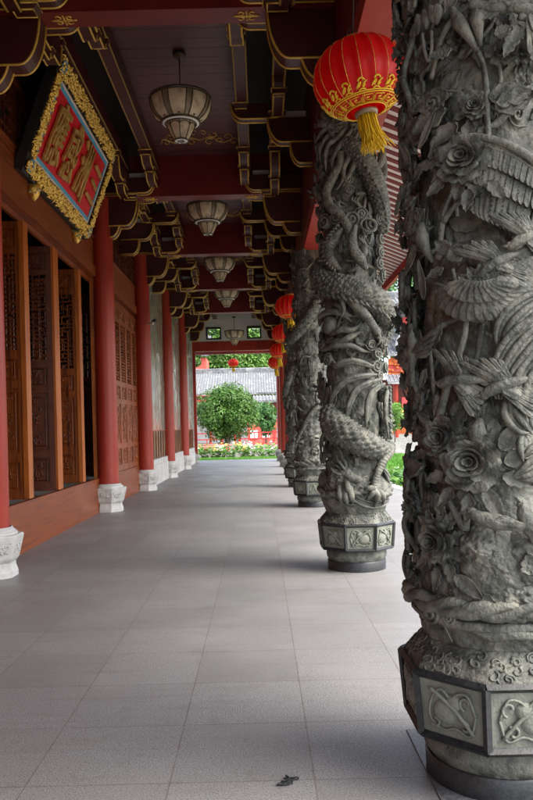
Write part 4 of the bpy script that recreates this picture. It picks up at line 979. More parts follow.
# ---- rails running along the gallery
RX = [(-1.585, 'outer', 'left'), (-1.22, 'inner', 'left'), (-.095, 'inner', 'right'), (.255, 'outer', 'right')]
def goldbar(mb, pts, r=.0085): mb.tube(pts, r, 5, smooth=False)
def rail(x, y0, y1, label):
    root = thing('ceiling_rail', (x, (y0 + y1) / 2, 4.2), label, 'ceiling rail', 'gold edged rails under the ceiling'); wd = .055
    mb = MB(); mb.box(x - wd, x + wd, y0, y1, 4.20, 4.38); mb.build('rail_body', M['maroon_dark'], root, smooth=False)
    mb = MB(); goldbar(mb, [(x - wd, y0, 4.2), (x - wd, y1, 4.2)]); goldbar(mb, [(x + wd, y0, 4.2), (x + wd, y1, 4.2)]); mb.build('gold_edging', M['gold_dull'], root)
WH = ['before the nearest beam', 'between the nearest and second beams', 'between the second and third beams', 'between the third and fourth beams', 'between the fourth and fifth beams', 'behind the fifth beam']
for k in range(0, 6):
    for (x, io, lr) in RX:
        side = 'hall side' if lr == 'left' else 'garden side'
        rail(x, ZC[k] + .101, ZC[k + 1] - .101, f'gold-edged dark rail, {io} one on the {side}, {WH[k]}')

# ---- brackets: boat-shaped arms edged in gold
def arm(mb, gm, f, L, h, t, tip=1, r=None):
    """arm from x=0 (root) to x=L with its lower outer corner rounded; f maps (x, y up, z across)"""
    r = r or h * .85; a = np.linspace(0, PI / 2, 9)
    prof = [(0, 0), (0, -h)] + [(L - r + r * math.sin(q), -h + r * (1 - math.cos(q)) * (h / r)) for q in a] + [(L, 0)]
    prof = np.array(prof); n = len(prof)
    for z in (-t, t): mb.ngon(f(np.array([(x, y, z) for x, y in prof])))
    V = np.array([[(x, y, z) for z in (-t, t)] for x, y in np.vstack([prof, prof[:1]])]); mb.grid(f(V))
    for z in (-t, t): gm.tube([(x, y, z * 1.0) for x, y in prof[1:]], .0095, 5, smooth=False, T=f)
def cap(mb, gm, x, y, z, w_=.075, h=.05, dy=.03):
    P = [[(x + sx * (w_ if k else w_ * .72), y + sy * (dy * 1.2 if k else dy), z + k * h) for sx, sy in ((-1, -1), (1, -1), (1, 1), (-1, 1))] for k in (0, 1)]
    mb.grid(np.array(P), cv=True); mb.ngon(P[0]); mb.ngon(P[1])
    for k in (0, 1): gm.tube(P[k] + P[k][:1], .007, 5, smooth=False)
def bracket_set(y, side, label, mid=False):
    """side -1 hall, +1 garden; cluster under the ends of a beam, or hung between the rails in the middle of a bay"""
    root = thing('bracket_set', (-.66 + side * .9, y, 3.6), label, 'bracket', 'gold edged brackets under the beams')
    body, gm, pale = MB(), MB(), MB(); xe = .585 if side > 0 else XW + .02; base = -.665; S_ = side
    X = lambda v: base + S_ * v            # v = distance from the gallery axis
    inner, outer, wall = .56, .92, abs(xe - base)
    ft = lambda x0, z0, dy=0: (lambda P, x0=x0, z0=z0, dy=dy: np.stack([x0 - S_ * P[..., 0], y + dy + P[..., 2], z0 + P[..., 1]], -1))      # x toward the axis
    if not mid:
        arm(body, gm, ft(xe, 3.897), wall - .79, .34, .075, r=.15)                 # big corbel under the beam end
        arm(body, gm, ft(xe, 3.72), wall - 1.0, .30, .06, r=.13)
        arm(body, gm, ft(xe, 4.10, -.17), wall - .55, .185, .045, r=.12)           # boat arm on the near face
        arm(body, gm, ft(xe, 4.10, .17), wall - .55, .185, .045, r=.12)
        cap(body, gm, X(inner + .3), y - .165, 3.86, .10, .04, .05)
        pale.box(min(X(.66), X(.86)), max(X(.66), X(.86)), y - .185, y - .11, 4.105, 4.165)
        if side > 0: MB().box(.30, .56, y - .16, y - .11, 3.93, 4.0).build('pale_board', M['grey_board'], root, smooth=False)
        for v, lo in ((inner, 4.06), (outer, 3.93)):                               # arms along the rails
            for sg in (-1, 1):
                g = lambda P, v=v, sg=sg, lo=lo: np.stack([X(v) + P[..., 2], y + sg * (.21 + P[..., 0]), 4.197 + P[..., 1]], -1)
                arm(body, gm, g, .62, 4.197 - lo - .02, .05, r=.10); cap(body, gm, X(v), y + sg * .84, 4.14, .075, .055)
                g2 = lambda P, v=v, sg=sg, lo=lo: np.stack([X(v) + P[..., 2], y + sg * (.21 + P[..., 0]), lo + .02 + P[..., 1]], -1)
                arm(body, gm, g2, .30, .10, .045, r=.08); cap(body, gm, X(v), y + sg * .53, lo - .01, .07, .05)
    else:
        arm(body, gm, ft(X(outer), 4.197), outer - inner + .10, .15, .05, r=.11); arm(body, gm, ft(xe, 4.05), wall - outer + .10, .24, .055, r=.14)
        arm(body, gm, ft(xe, 3.80), wall - outer - .12, .20, .05, r=.10)
        cap(body, gm, X(outer), y - .01, 4.05, .085, .055, .06); cap(body, gm, X(inner), y - .01, 4.14, .075, .055, .06)
        for sg in (-1, 1):
            g = lambda P, sg=sg: np.stack([X(outer) + P[..., 2], y + sg * (.06 + P[..., 0]), 4.197 + P[..., 1]], -1)
            arm(body, gm, g, .55, .13, .05, r=.10); cap(body, gm, X(outer), y + sg * .55, 4.05, .07, .05)
        pale.box(min(X(outer), xe) + .05, max(X(outer), xe) - .05, y - .03, y + .03, 4.055, 4.12)
    body.build('bracket_arms', M['maroon_dark'], root, smooth=False); gm.build('gold_edging', M['gold'], root); pale.build('pale_board', M['grey_board'], root, smooth=False)
    return root
for side, nm in ((-1, 'hall side'), (1, 'garden side')):
    for k in range(0, 6):
        if k in (0,): lb = f'gold-edged bracket cluster on the {nm} over the nearest stone column'
        else: lb = f'gold-edged bracket cluster on the {nm} end of the {["", "nearest", "second", "third", "fourth", "fifth"][k]} beam'
        bracket_set(ZC[k], side, lb)
    for k in range(0, 5):
        if side < 0 and k == 1: continue          # the name board hangs here
        bracket_set((ZC[k] + ZC[k + 1]) / 2 + (.1 if k else 0), side, f'gold-edged bracket cluster on the {nm} halfway {WH[k]}', True)

# ---- lintel over the columns and the eave
r = thing('eave_lintel', (.7, 9, 3.2), 'long red lintel resting on the tops of the carved columns', 'lintel')
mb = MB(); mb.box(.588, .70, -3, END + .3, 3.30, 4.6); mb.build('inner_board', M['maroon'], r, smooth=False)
mb = MB(); mb.box(.598, .95, -3, END + .3, 3.175, 3.298); mb.build('lintel_beam', M['lintel'], r, smooth=False)
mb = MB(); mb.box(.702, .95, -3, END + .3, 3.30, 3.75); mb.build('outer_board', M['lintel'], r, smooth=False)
r = thing('eave_roof', (1.4, 9, 3.4), 'sloping eave of red rafters and white boards outside the columns', 'eave')
ZE = lambda x: 3.60 - .42 * (x - .85)
mb = MB(); V = np.array([(x, yy, ZE(x) + dz) for x in (.6, 2.0) for yy in (-3, END + 1.6) for dz in (.05, .09)]); mb.add(V, [(0, 1, 3, 2), (4, 6, 7, 5), (0, 4, 5, 1), (2, 3, 7, 6), (0, 2, 6, 4), (1, 5, 7, 3)]); mb.build('roof_boards', M['white_board'], r, smooth=False)
nr_ = int((END + 4.5) / .163); ys = [-3 + .163 * k for k in range(nr_)]
def rafter(mb, yy):
    V = np.array([(x, yy + dy, ZE(x) + dz) for x in (.6, 1.97) for dy in (-.037, .037) for dz in (.040, .049)]); mb.add(V, [(0, 1, 3, 2), (4, 6, 7, 5), (0, 4, 5, 1), (2, 3, 7, 6), (0, 2, 6, 4), (1, 5, 7, 3)])
near = [y for y in ys if 3.5 < y < 18]; rest = [y for y in ys if not 3.5 < y < 18]
for y in near:
    mb = MB(); rafter(mb, y); mb.build('rafter', M['rafter'], r, smooth=False)
mb = MB()
for y in rest: rafter(mb, y)
tag(mb.build('rafters_beyond', M['rafter'], r, smooth=False), kind='stuff')
mb = MB(); mb.box(1.972, 2.02, -3, END + 1.6, ZE(2.0) - .05, ZE(2.0) + .10); mb.build('eave_board', M['lintel'], r, smooth=False)
mb = MB(); V = np.array([(x, yy, ZE(x) + dz) for x in (.6, 2.06) for yy in (-3, END + 1.6) for dz in (.10, .20)]); mb.add(V, [(0, 1, 3, 2), (4, 6, 7, 5), (0, 4, 5, 1), (2, 3, 7, 6), (0, 2, 6, 4), (1, 5, 7, 3)]); mb.build('roof_cover', M['tile'], r, smooth=False)
r = thing('hall_roof', (-2, 9, 4.7), 'hall roof above the gallery ceiling, out of sight', 'roof')
mb = MB(); V = np.array([(x, yy, ZE(x) + dz) for x in (-8, .6) for yy in (-3.2, END + 1.6) for dz in (.12, .22)]); V[:, 2] = np.where(V[:, 0] < 0, V[:, 2] + 1.0, V[:, 2] + 1.0); mb.add(V, [(0, 1, 3, 2), (4, 6, 7, 5), (0, 4, 5, 1), (2, 3, 7, 6), (0, 2, 6, 4), (1, 5, 7, 3)]); mb.build('roof_slope', M['tile'], r, smooth=False)

# ---- end wall with the garden opening
r = thing('end_wall', (-.7, END + .1, 0), 'end wall over the garden opening, white with two small green lattice windows', 'wall')
mb = MB(); mb.box(XW, .70, END + .02, END + .16, 3.28, 3.56); hd = mb.build('header_beam', M['red'], r, smooth=False)
mb = MB()
xs = [XW, -1.50, -1.06, -.30, .12, .70]
for a, b in ((0, 1), (2, 3), (4, 5)): mb.box(xs[a], xs[b], END + .04, END + .14, 3.562, 4.4)
for a in (1, 3): mb.box(xs[a], xs[a + 1], END + .04, END + .14, 3.562, 3.62); mb.box(xs[a], xs[a + 1], END + .04, END + .14, 3.98, 4.4)
mb.build('plaster_wall', M['plaster'], r, smooth=False)
for a in (1, 3):
    cx = (xs[a] + xs[a + 1]) / 2; w_ = xs[a + 1] - xs[a]; f = frame_fn((cx, END + .06, 3.80), (1, 0, 0), (0, 0, 1)); mb = MB()
    fbox(mb, f, -w_ / 2, w_ / 2, -.18, -.135, -.06, .04); fbox(mb, f, -w_ / 2, w_ / 2, .135, .18, -.06, .04); fbox(mb, f, -w_ / 2, -w_ / 2 + .045, -.134, .134, -.06, .04); fbox(mb, f, w_ / 2 - .045, w_ / 2, -.134, .134, -.06, .04)
    wd = mb.build('window', M['black'], r, smooth=False)
    mb = MB(); scrolls(mb, f, w_ - .09, .27, 16, .05, .009, np.random.default_rng(a)); mb.tube([(-w_ / 2 + .05, 0, 0), (w_ / 2 - .05, 0, 0)], .008, 5, smooth=False, T=f); mb.build('window_lattice', M['jade'], wd)
mb = MB(); mb.box(XW, XW + .16, END + .03, END + .15, 0, 3.278); mb.build('side_post', M['red'], r, smooth=False)
for sx, lab in ((-1, 'gold-edged corner bracket where the end wall meets the hall'), (1, 'gold-edged corner bracket where the end wall meets the colonnade')):
    rr = thing('corner_bracket', (-.7 + sx * 1.1, END - .05, 3.7), lab, 'bracket'); bd, gm = MB(), MB()
    x0 = XW + .02 if sx < 0 else .585
    for z, L, h in ((4.38, .62, .22), (4.1, .44, .24), (3.84, .30, .26)):
        f = lambda P, z=z: np.stack([x0 - sx * P[..., 0], END - .05 + P[..., 2], z + P[..., 1]], -1); arm(bd, gm, f, L, h, .06, r=.12)
    bd.build('bracket_arms', M['maroon_dark'], rr, smooth=False); gm.build('gold_edging', M['gold'], rr)

# ---- hanging ceiling lamps
def lamp(loc, label):
    root = thing('ceiling_lamp', loc, label, 'lamp', 'pale bowl lamps hanging along the gallery'); x, y, z = loc; c = (x, y, z)
    n = 64; prof = [(.135, .155), (.17, .17), (.235, .225), (.268, .29), (.278, .345), (.27, .375)]
    mb = MB(); mb.lathe(prof, c, n, cap=False); mb.build('bowl', M['lamp_paper'], root)
    mb = MB()
    for k in range(8):
        a = PI / 8 + k * PI / 4
        for dd in (-.10, .10): mb.tube([(x + r_ * 1.012 * math.cos(a + dd), y + r_ * 1.012 * math.sin(a + dd), z + h_) for r_, h_ in prof], .005, 5)
    for r_, h_, t in ((.272, .378, .012), (.172, .165, .010), (.14, .15, .006), (.062, .003, .007), (.275, .36, .005)): mb.tube([(x + r_ * math.cos(a), y + r_ * math.sin(a), z + h_) for a in np.linspace(0, 2 * PI, 49)], t, 6, smooth=False)
    for k in range(8):
        a = k * PI / 4; mb.tube([(x + r_ * math.cos(a), y + r_ * math.sin(a), z + h_) for r_, h_ in ((.062, .003), (.095, .06), (.12, .115), (.128, .15))], .0045, 5)
        b = a + PI / 8
        t = np.linspace(0, PI, 9); mb.tube([(x + (.124 + 0) * math.cos(b + .36 * math.cos(q)), y + .124 * math.sin(b + .36 * math.cos(q)), z + .115 + .026 * math.sin(q)) for q in t], .004, 5, smooth=False)
        mb.lathe([(.001, -.01), (.012, 0), (.001, .012)], (x + .185 * math.cos(a), y + .185 * math.sin(a), z + .185), 8)
    mb.lathe([(.12, .378), (.10, .40), (.04, .41), (.01, .42)], c, 24)
    mb.tube([(x + (4.40 - 4.40), y, z + .41), (x, y, 4.39)], .0055, 6, smooth=False); mb.build('metal_frame', M['bronze'], root)
    mb = MB()
    for k in range(8):
        a0 = PI / 8 + k * PI / 4; P = [[(x + r_ * 1.006 * math.cos(a0 + dd), y + r_ * 1.006 * math.sin(a0 + dd), z + h_) for dd in (-.1, -.03, .03, .1)] for r_, h_ in prof[1:]]; mb.grid(P)
    mb.build('bowl_band', M['bronze_band'], root)
    mb = MB(); mb.lathe([(.058, .002), (.092, .06), (.118, .115), (.126, .150)], c, 48, cap=False); mb.build('lower_cone', M['lamp_paper'], root)
    mb = MB(); mb.lathe([(.142, .152), (.164, .158)], c, 48, cap=False); mb.lathe([(.0005, -.003), (.058, 0)], c, 32, cap=False); mb.build('white_ring', M['white_board'], root)
    mb = MB(); mb.lathe([(.0, .0), (.05, .01), (.062, .035), (.02, .05)], (x, y, 4.35), 24); mb.build('ceiling_rose', M['bronze'], root)
    mb = MB(); f = frame_fn((x, y, z - .006), (1, 0, 0), (0, 1, 0))
    for k in range(5): t = np.linspace(0, 1, 8); mb.tube(np.stack([.026 * math.cos(k * 1.256) + .014 * np.cos(5 * t + k), .026 * math.sin(k * 1.256) + .014 * np.sin(5 * t + k), 0 * t], -1), .003, 4, T=f)
    mb.build('base_ornament', M['bronze'], root)
    return root
LL = ['nearest pale bowl lamp hanging from the dark ceiling', 'second pale bowl lamp, just behind the second beam', 'third pale bowl lamp along the gallery', 'fourth pale bowl lamp along the gallery', 'pale bowl lamp before the end wall between the two green windows']
l0 = lamp((-.640, 6.72, 3.60), LL[0]); LZ = [9.98, 13.15, 15.95, 20.9]
for k, y in enumerate(LZ): dupat(l0, (-.625 - .005 * k, y, 3.60 - (.26 if k == 3 else 0)), LL[k + 1])

# ---- red lanterns
def lantern(loc, label, R=.224, top=3.62, detail=True, tilt=0):
    root = thing('red_lantern', loc, label, 'lantern', 'round red paper lanterns'); x, y, z = loc
    nm = 20; n = nm * 8; a = np.arange(n) / n * 2 * PI; ph = np.linspace(-PI / 2 + .34, PI / 2 - .34, 34); hz = .175 / .224 * R
    lob = 1 - .035 * (1 - np.abs(np.cos(a * nm / 2)) ** .7)[None, :] * np.cos(ph)[:, None]
    lob = 1 - .028 * np.abs(np.sin(a * nm / 2))[None, :] ** 6 * 0 - .03 * (1 - np.abs(np.sin(a * nm / 2)))[None, :]**2 * 0 + .018 * np.cos(a * nm)[None, :] * -1
    r_ = R * np.cos(ph)[:, None]**.8 * lob
    mb = MB(); mb.grid(np.stack([x + r_ * np.cos(a)[None], y + r_ * np.sin(a)[None], z + hz * np.sin(ph)[:, None] + 0 * r_], -1), cv=True); mb.build('lantern_shade', M['silk'], root)
    mb = MB(); e = .5
    for k in range(nm):
        t = a[int((k + .5) * 8) % n]; rr_ = R * np.cos(ph)**.8 * 1.019
        mb.tube(np.stack([x + rr_ * math.cos(t), y + rr_ * math.sin(t), z + hz * np.sin(ph) * 1.005], -1)[::2], .0016 * R / .224, 4, smooth=False)
    mb.build('gold_ribs', M['gold_leaf'], root)
    def surf(rr, t):                        # underside of the shade at radius share rr
        c = rr ** 1.25; p = -math.acos(min(1, c)); return (x + R * rr * 1.022 * math.cos(t), y + R * rr * 1.022 * math.sin(t), z + hz * math.sin(p) * 1.02)
    mb = MB()
    for rr in (.72, .685) + (.43,): mb.tube([surf(rr, t) for t in np.linspace(0, 2 * PI, 73)], .0034 if rr > .5 else .003, 5, smooth=False)
    if detail:
        for k in range(14):                 # key fret
            t0 = k * 2 * PI / 14; dt = 2 * PI / 14
            key = [(0, .47), (0, .64), (.72, .64), (.72, .52), (.3, .52), (.3, .58), (.5, .58)]
            mb.tube([surf(b_, t0 + dt * a_) for a_, b_ in key], .0034, 4, smooth=False)
            mb.tube([surf(.47, t0), surf(.47, t0 + dt * .85), surf(.60, t0 + dt * .88)], .003, 4, smooth=False)
        for k in range(16):                 # cloud heads round the rim
            t0 = (k + .5) * 2 * PI / 16
            for sg in (1, -1):
                t = np.linspace(0, 1, 12); P = [surf(.80 + .045 * math.sin(sg * 1 + 5.4 * q) * (1 - .5 * q) + .015, t0 + sg * (.07 + .060 * math.cos(5.4 * q) * (1 - .5 * q))) for q in t]; mb.tube(P, .0052, 4)
            mb.tube([surf(.865 + .03 * math.sin(q), t0 + .07 * math.cos(q)) for q in np.linspace(0, PI, 8)], .0048, 4); mb.tube([surf(.74, t0 - .1), surf(.765, t0), surf(.74, t0 + .1)], .004, 4)
    mb.build('printed_pattern', M['yellow'], root)
    mb = MB(); mb.lathe([(R * .25, -hz * .965), (R * .26, -hz * 1.0), (R * .24, -hz * 1.08), (R * .22, -hz * 1.09)], loc, 32); mb.build('bottom_cap', M['bronze_band'], root); mb = MB(); mb.lathe([(R * .33, hz * .95), (R * .34, hz * 1.0), (R * .28, hz * 1.08), (R * .1, hz * 1.1)], loc, 32); mb.build('top_cap', M['gold_leaf'], root)
    mb = MB(); rg = np.random.default_rng(4)
    for k in range(190 if detail else 50):
        t = rg.uniform(0, 6.28); q = rg.uniform(.3, 1) * R * .20; L = R * rg.uniform(.66, .80); sw = rg.normal(0, .02, 2) * R / .224; off = .05 * R
        mb.tube([(x + q * math.cos(t), y + q * math.sin(t), z - hz * 1.08), (x + q * 1.15 * math.cos(t) + off * .3, y + q * 1.15 * math.sin(t), z - hz * 1.08 - L * .5), (x + q * 1.2 * math.cos(t) + off + sw[0], y + q * 1.2 * math.sin(t) + sw[1], z - hz * 1.08 - L)], [.0035, .003, .002] if detail else [.008, .008, .006], 4, m=6)
    mb.build('tassel', M['tassel'], root)
    mb = MB(); tc_, ts_ = math.cos(tilt), math.sin(tilt); lz = top - z; mb.tube([(x, y, z + hz * 1.08), (x - lz * ts_, y, z + lz * tc_)], .004, 5, smooth=False)
    for sg in (-1, 1): mb.tube([(x + sg * R * .22, y, z + hz), (x, y, z + hz * 1.5)], .0025, 4, smooth=False)
    mb.build('hanging_cord', M['cord'], root)
    root.rotation_euler.y = tilt
    return root
lantern((.536, 3.67, 2.71), 'large red lantern with yellow key pattern and tassel between the two nearest carved columns', R=.226, tilt=math.radians(-9))
lf = lantern((.50, 10.95, 2.76), 'far red lantern hanging highest of the small ones beside the third carved column', detail=False)
for k, (y, lb) in enumerate(((14.05, 'small red lantern between the third and fourth carved columns, second down of the far ones'), (17.2, 'small red lantern with its yellow tassel beside the plain red columns'), (20.35, 'farthest red lantern of the colonnade row, lowest in the picture'))):
    dupat(lf, (.50, y, 2.76), lb)
lantern((-.77, 23.2, 3.03), 'single small red lantern hanging in the middle of the garden opening', R=.165, top=3.3, detail=False)
r = thing('porch_beam', (-.7, 23.2, 3.3), 'thin red beam of the outer porch holding the small lantern', 'beam'); mb = MB(); mb.box(XW, 2.0, 23.1, 23.3, 3.31, 3.5); mb.build('porch_bar', M['maroon'], r, smooth=False)

# ---- the name board
def plaque():
    root = thing('name_board', (-1.8, 7.43, 3.2), 'big red name board in a gold carved frame with bronze characters, tilted over the doors', 'sign')
    o = np.array([-1.955, 6.26, 3.215]); up = np.array([.36, 0, .985]); hh = np.linalg.norm(up); up /= hh; Wd = 2.34
    ax = np.array([0, 1, 0]); f = frame_fn(o, ax, up); rg = np.random.default_rng(9)          # normal = ax x up
    nr = np.cross(ax, up)
    sg = 1 if nr[0] > 0 else -1
    G = lambda P: f(np.stack([P[..., 0], P[..., 1], sg * P[..., 2]], -1))
    mb = MB(); fbox(mb, G, 0, Wd, 0, hh, -.07, -.01); mb.build('backing_board', M['black'], root, smooth=False)
    b = .155; mb = MB()
    fbox(mb, G, 0, Wd, 0, b, -.01, .015); fbox(mb, G, 0, Wd, hh - b, hh, -.01, .015); fbox(mb, G, 0, b, b, hh - b, -.01, .0148); fbox(mb, G, Wd - b, Wd, b, hh - b, -.01, .0148)
    fr = mb.build('carved_frame', M['black'], root, smooth=False)
    mb = MB()
    def area(x0, x1, y0, y1, n):
        for _ in range(n):
            x = rg.uniform(x0, x1); y = rg.uniform(y0, y1); t = np.linspace(0, 1, 7); ph = rg.uniform(0, 6); s_ = rg.choice([-1, 1]); R = rg.uniform(.012, .030)
            mb.tube(np.stack([x + R * (.2 + .8 * t) * np.cos(ph + s_ * 4 * t), y + R * (.2 + .8 * t) * np.sin(ph + s_ * 4 * t), .02 + .022 * np.sin(3 * t)], -1), [.004, .010, .004], 6, m=10, T=G)
    m_ = .012
    area(m_, Wd - m_, m_, b - .02, 620); area(m_, Wd - m_, hh - b + .02, hh - m_, 620); area(m_, b - .02, b, hh - b, 230); area(Wd - b + .02, Wd - m_, b, hh - b, 230)
    mb.build('gold_carving', M['gold_leaf'], fr)
    mb = MB()
    for (x, y) in ((.08, .08), (Wd - .08, .08), (.08, hh - .08), (Wd - .08, hh - .08)):
        for k in range(5): t = np.linspace(0, 1, 7); mb.tube(np.stack([x + .05 * np.cos(k * 1.3 + 2 * t), y + .05 * np.sin(k * 1.3 + 2 * t), .045 + 0 * t], -1), [.003, .007, .003], 5, m=10, T=G)
    mb.build('blue_carving', M['blue'], fr)
    mb = MB(); fbox(mb, G, b, Wd - b, b, hh - b, -.009, .004); mb.build('red_field', M['crimson'], root, smooth=False)
    for (q, wd, m, nme, z) in ((b, .022, 'pink_white', 'white_border', .012), (b + .0225, .034, 'blue', 'blue_border', .010)):
        mb = MB(); fbox(mb, G, q, Wd - q, q, q + wd, .0042, z); fbox(mb, G, q, Wd - q, hh - q - wd, hh - q, .0042, z); fbox(mb, G, q, q + wd, q + wd, hh - q - wd, .0042, z); fbox(mb, G, Wd - q - wd, Wd - q, q + wd, hh - q - wd, .0042, z); mb.build(nme, M[m], root, smooth=False)
    cw = (Wd - 2 * b - .14) / 4
    for k, ch in enumerate('應感洲三'):
        cu = bpy.data.curves.new('character', 'FONT'); cu.body = ch; cu.size = 1; cu.align_x = 'CENTER'; cu.align_y = 'CENTER'; cu.extrude = .02; cu.bevel_depth = .008; cu.offset = .0; cu.bevel_resolution = 2
        to = bpy.data.objects.new('character', cu); COL.objects.link(to); dg = bpy.context.evaluated_depsgraph_get(); me = bpy.data.meshes.new_from_object(to.evaluated_get(dg)); bpy.data.objects.remove(to)
        V = np.array([v.co[:] for v in me.vertices]); c0 = (V.min(0) + V.max(0)) / 2; V -= c0; V[:, 0] *= .40; V[:, 1] *= .60 if ch != '三' else .46; V[:, 2] *= .5
        V[:, 1] += .02 * np.sin(V[:, 0] * 12 + k); V[:, 0] += .012 * np.sin(V[:, 1] * 15)
        V[:, 0] += b + .10 + cw * (k + .5); V[:, 1] += hh / 2 + .0; V[:, 2] += .025
        W = G(V) - np.array(wloc(root)) / S
        me.vertices.foreach_set('co', (W * S).astype(np.float32).reshape(-1)); me.update(); me.materials.clear(); me.materials.append(M['gold_old'])
        oo = bpy.data.objects.new('character', me); COL.objects.link(oo); oo.parent = root
    for k in range(11):
        y = hh - b - .12 - k * .052; x = b + .085; mb = MB()
        mb.tube([(x - .012, y, .008), (x + .012, y + .006, .009), (x + .002, y + .008, .009), (x, y + .016, .008), (x - .003, y - .016, .008)], .004, 5, smooth=False, T=G); mb.build('small_character', M['gold_old'], root)
    for k in range(6):
        y = b + .13 + k * .05; x = Wd - b - .075; mb = MB(); mb.tube([(x - .012, y, .008), (x + .012, y, .009), (x + .002, y + .002, .009), (x, y + .014, .008), (x + .003, y - .014, .008)], .004, 5, smooth=False, T=G); mb.build('small_character', M['gold_old'], root)
    for k, xx in enumerate((.42, Wd - .36)):
        mb = MB(); c0 = G(np.array([[xx, -.035, .0]]))[0]
        mb.lathe([(.02, .06), (.05, .04), (.058, .0), (.045, -.05), (.02, -.085), (.004, -.10)], tuple(c0), 14)
        for q in range(16):
            a = rg.uniform(0, 6.28); z = rg.uniform(-.06, .05); p = c0 + np.array([.052 * math.cos(a), .052 * math.sin(a), z]); mb.lathe([(.001, -.014), (.014, 0), (.001, .014)], tuple(p), 7)
        ft = mb.build('foot_ornament', M['gold_leaf'], root)
        mb = MB()
        for q in range(12):
            a = rg.uniform(0, 6.28); z = rg.uniform(-.06, .05); p = c0 + np.array([.058 * math.cos(a), .058 * math.sin(a), z]); mb.lathe([(.001, -.012), (.012, 0), (.001, .012)], tuple(p), 7)
        mb.build('painted_bead', [M['wht_petal'], M['jade']][k], ft)
plaque()

# ---- small security camera bracket and red wire on the column
r = thing('security_camera', (-1.74, ZC[3] - .08, 2.76), 'small white security camera on the column where the murals begin', 'camera')
mb = MB(); mb.tube([(-1.80, ZC[3] - .14, 2.76), (-1.70, ZC[3] - .20, 2.765)], .012, 8, smooth=False); mb.tube([(-1.72, ZC[3] - .2, 2.74), (-1.70, ZC[3] - .2, 2.79)], .02, 8, smooth=False); mb.build('camera_arm', M['plaster'], r)
mb = MB(); mb.tube([(-1.72, ZC[3] - .16, 2.79), (-1.66, ZC[3] - .26, 2.80)], .026, 12, smooth=False); mb.build('camera_head', M['black'], r)
# ------------------------------------------------------------------ garden
def tree(name, loc, label, crown, leafmat, n, ls, trunk_h, trunk_r, group=None, clumps=22, seed=0, cat='tree'):
    x, y, z = loc; rg = np.random.default_rng(seed); root = thing(name, loc, label, cat, group); (rx, ry, rz, cz) = crown
    mb = MB(); C = []
    for _ in range(clumps):
        v = rg.normal(size=3); v /= np.linalg.norm(v); q = rg.uniform(.35, .95)**.6; C.append((x + v[0] * rx * q * .85, y + v[1] * ry * q * .85, z + cz + v[2] * rz * q * .85))
    mb.tube([(x, y, z), (x + .02, y, z + trunk_h * .5), (x - .02, y, z + trunk_h)], [trunk_r, trunk_r * .8, trunk_r * .65], 10, m=14)
    for c in C[:14]: mb.tube([(x, y, z + trunk_h * .85), ((x + c[0]) / 2, (y + c[1]) / 2, (z + trunk_h + c[2]) / 2 + .05), c], [trunk_r * .45, trunk_r * .3, trunk_r * .08], 6, m=10)
    mb.build('trunk', M['bark'], root)
    C = np.array(C); k = rg.integers(0, len(C), n); v = rg.normal(size=(n, 3)); v /= np.linalg.norm(v, axis=1)[:, None]
    cr = rg.uniform(.30, .5, len(C))[k][:, None]; P = C[k] + v * cr * np.array([rx, ry, rz]) * (rg.uniform(.5, 1.0, n)**.4)[:, None]
    lim = (P - [x, y, z + cz]) / [rx, ry, rz]; L = np.linalg.norm(lim, axis=1); keep = L < rg.uniform(.98, 1.12, n); P = P[keep]; v = v[keep]; n = len(P)
    nr = v + rg.normal(0, .55, (n, 3)) + [0, 0, .5]; nr /= np.linalg.norm(nr, axis=1)[:, None]; t = np.cross(nr, rg.normal(size=(n, 3))); t /= np.linalg.norm(t, axis=1)[:, None]; b = np.cross(nr, t)
    sz = ls * rg.uniform(.6, 1.25, n)[:, None]
    V = np.stack([P - t * sz, P - b * sz * .45, P + t * sz, P + b * sz * .45], 1).reshape(-1, 3)
    mb = MB(); mb.add(V, np.arange(4 * n).reshape(-1, 4)); mb.build('crown', M[leafmat], root, smooth=False)
    return root
def plant(loc, label, h, n, leafmat, petal=None, seed=0, name='garden_plant', group='potted and bedded plants', spread=.5, cat='plant'):
    x, y, z = loc; rg = np.random.default_rng(seed); root = thing(name, loc, label, cat, group); mb = MB()
    for k in range(n):
        a = rg.uniform(0, 6.28); l = h * rg.uniform(.5, 1.0); sp = h * spread * rg.uniform(.2, 1)
        px, py = x + sp * .35 * math.cos(a), y + sp * .35 * math.sin(a); c, s_ = math.cos(a), math.sin(a); w_ = h * .10 * rg.uniform(.6, 1.3)
        for j in range(3):
            zz = z + l * (j + 1) / 3; b0 = np.array([px + sp * .3 * j * c, py + sp * .3 * j * s_, zz - l * .2]); aa = a + rg.uniform(-1.2, 1.2); dv = np.array([math.cos(aa), math.sin(aa), rg.uniform(-.2, .8)]) * h * .28; sd = np.array([-math.sin(aa), math.cos(aa), rg.uniform(-.3, .3)]) * w_
            mb.add([b0, b0 + dv * .5 + sd, b0 + dv, b0 + dv * .5 - sd], [(0, 1, 2, 3)])
    mb.build('leaves', M[leafmat], root, smooth=False)
    if petal:
        mb = MB()
        for k in range(max(6, n // 3)):
            a = rg.uniform(0, 6.28); q = h * spread * rg.uniform(0, .9); c = (x + q * math.cos(a), y + q * math.sin(a), z + h * rg.uniform(.6, 1.05)); mb.lathe([(.002, -.2 * h * .1), (h * .085, 0), (h * .06, h * .06), (.002, h * .05)], c, 6)
        mb.build('blossoms', M[petal], root)
    return root
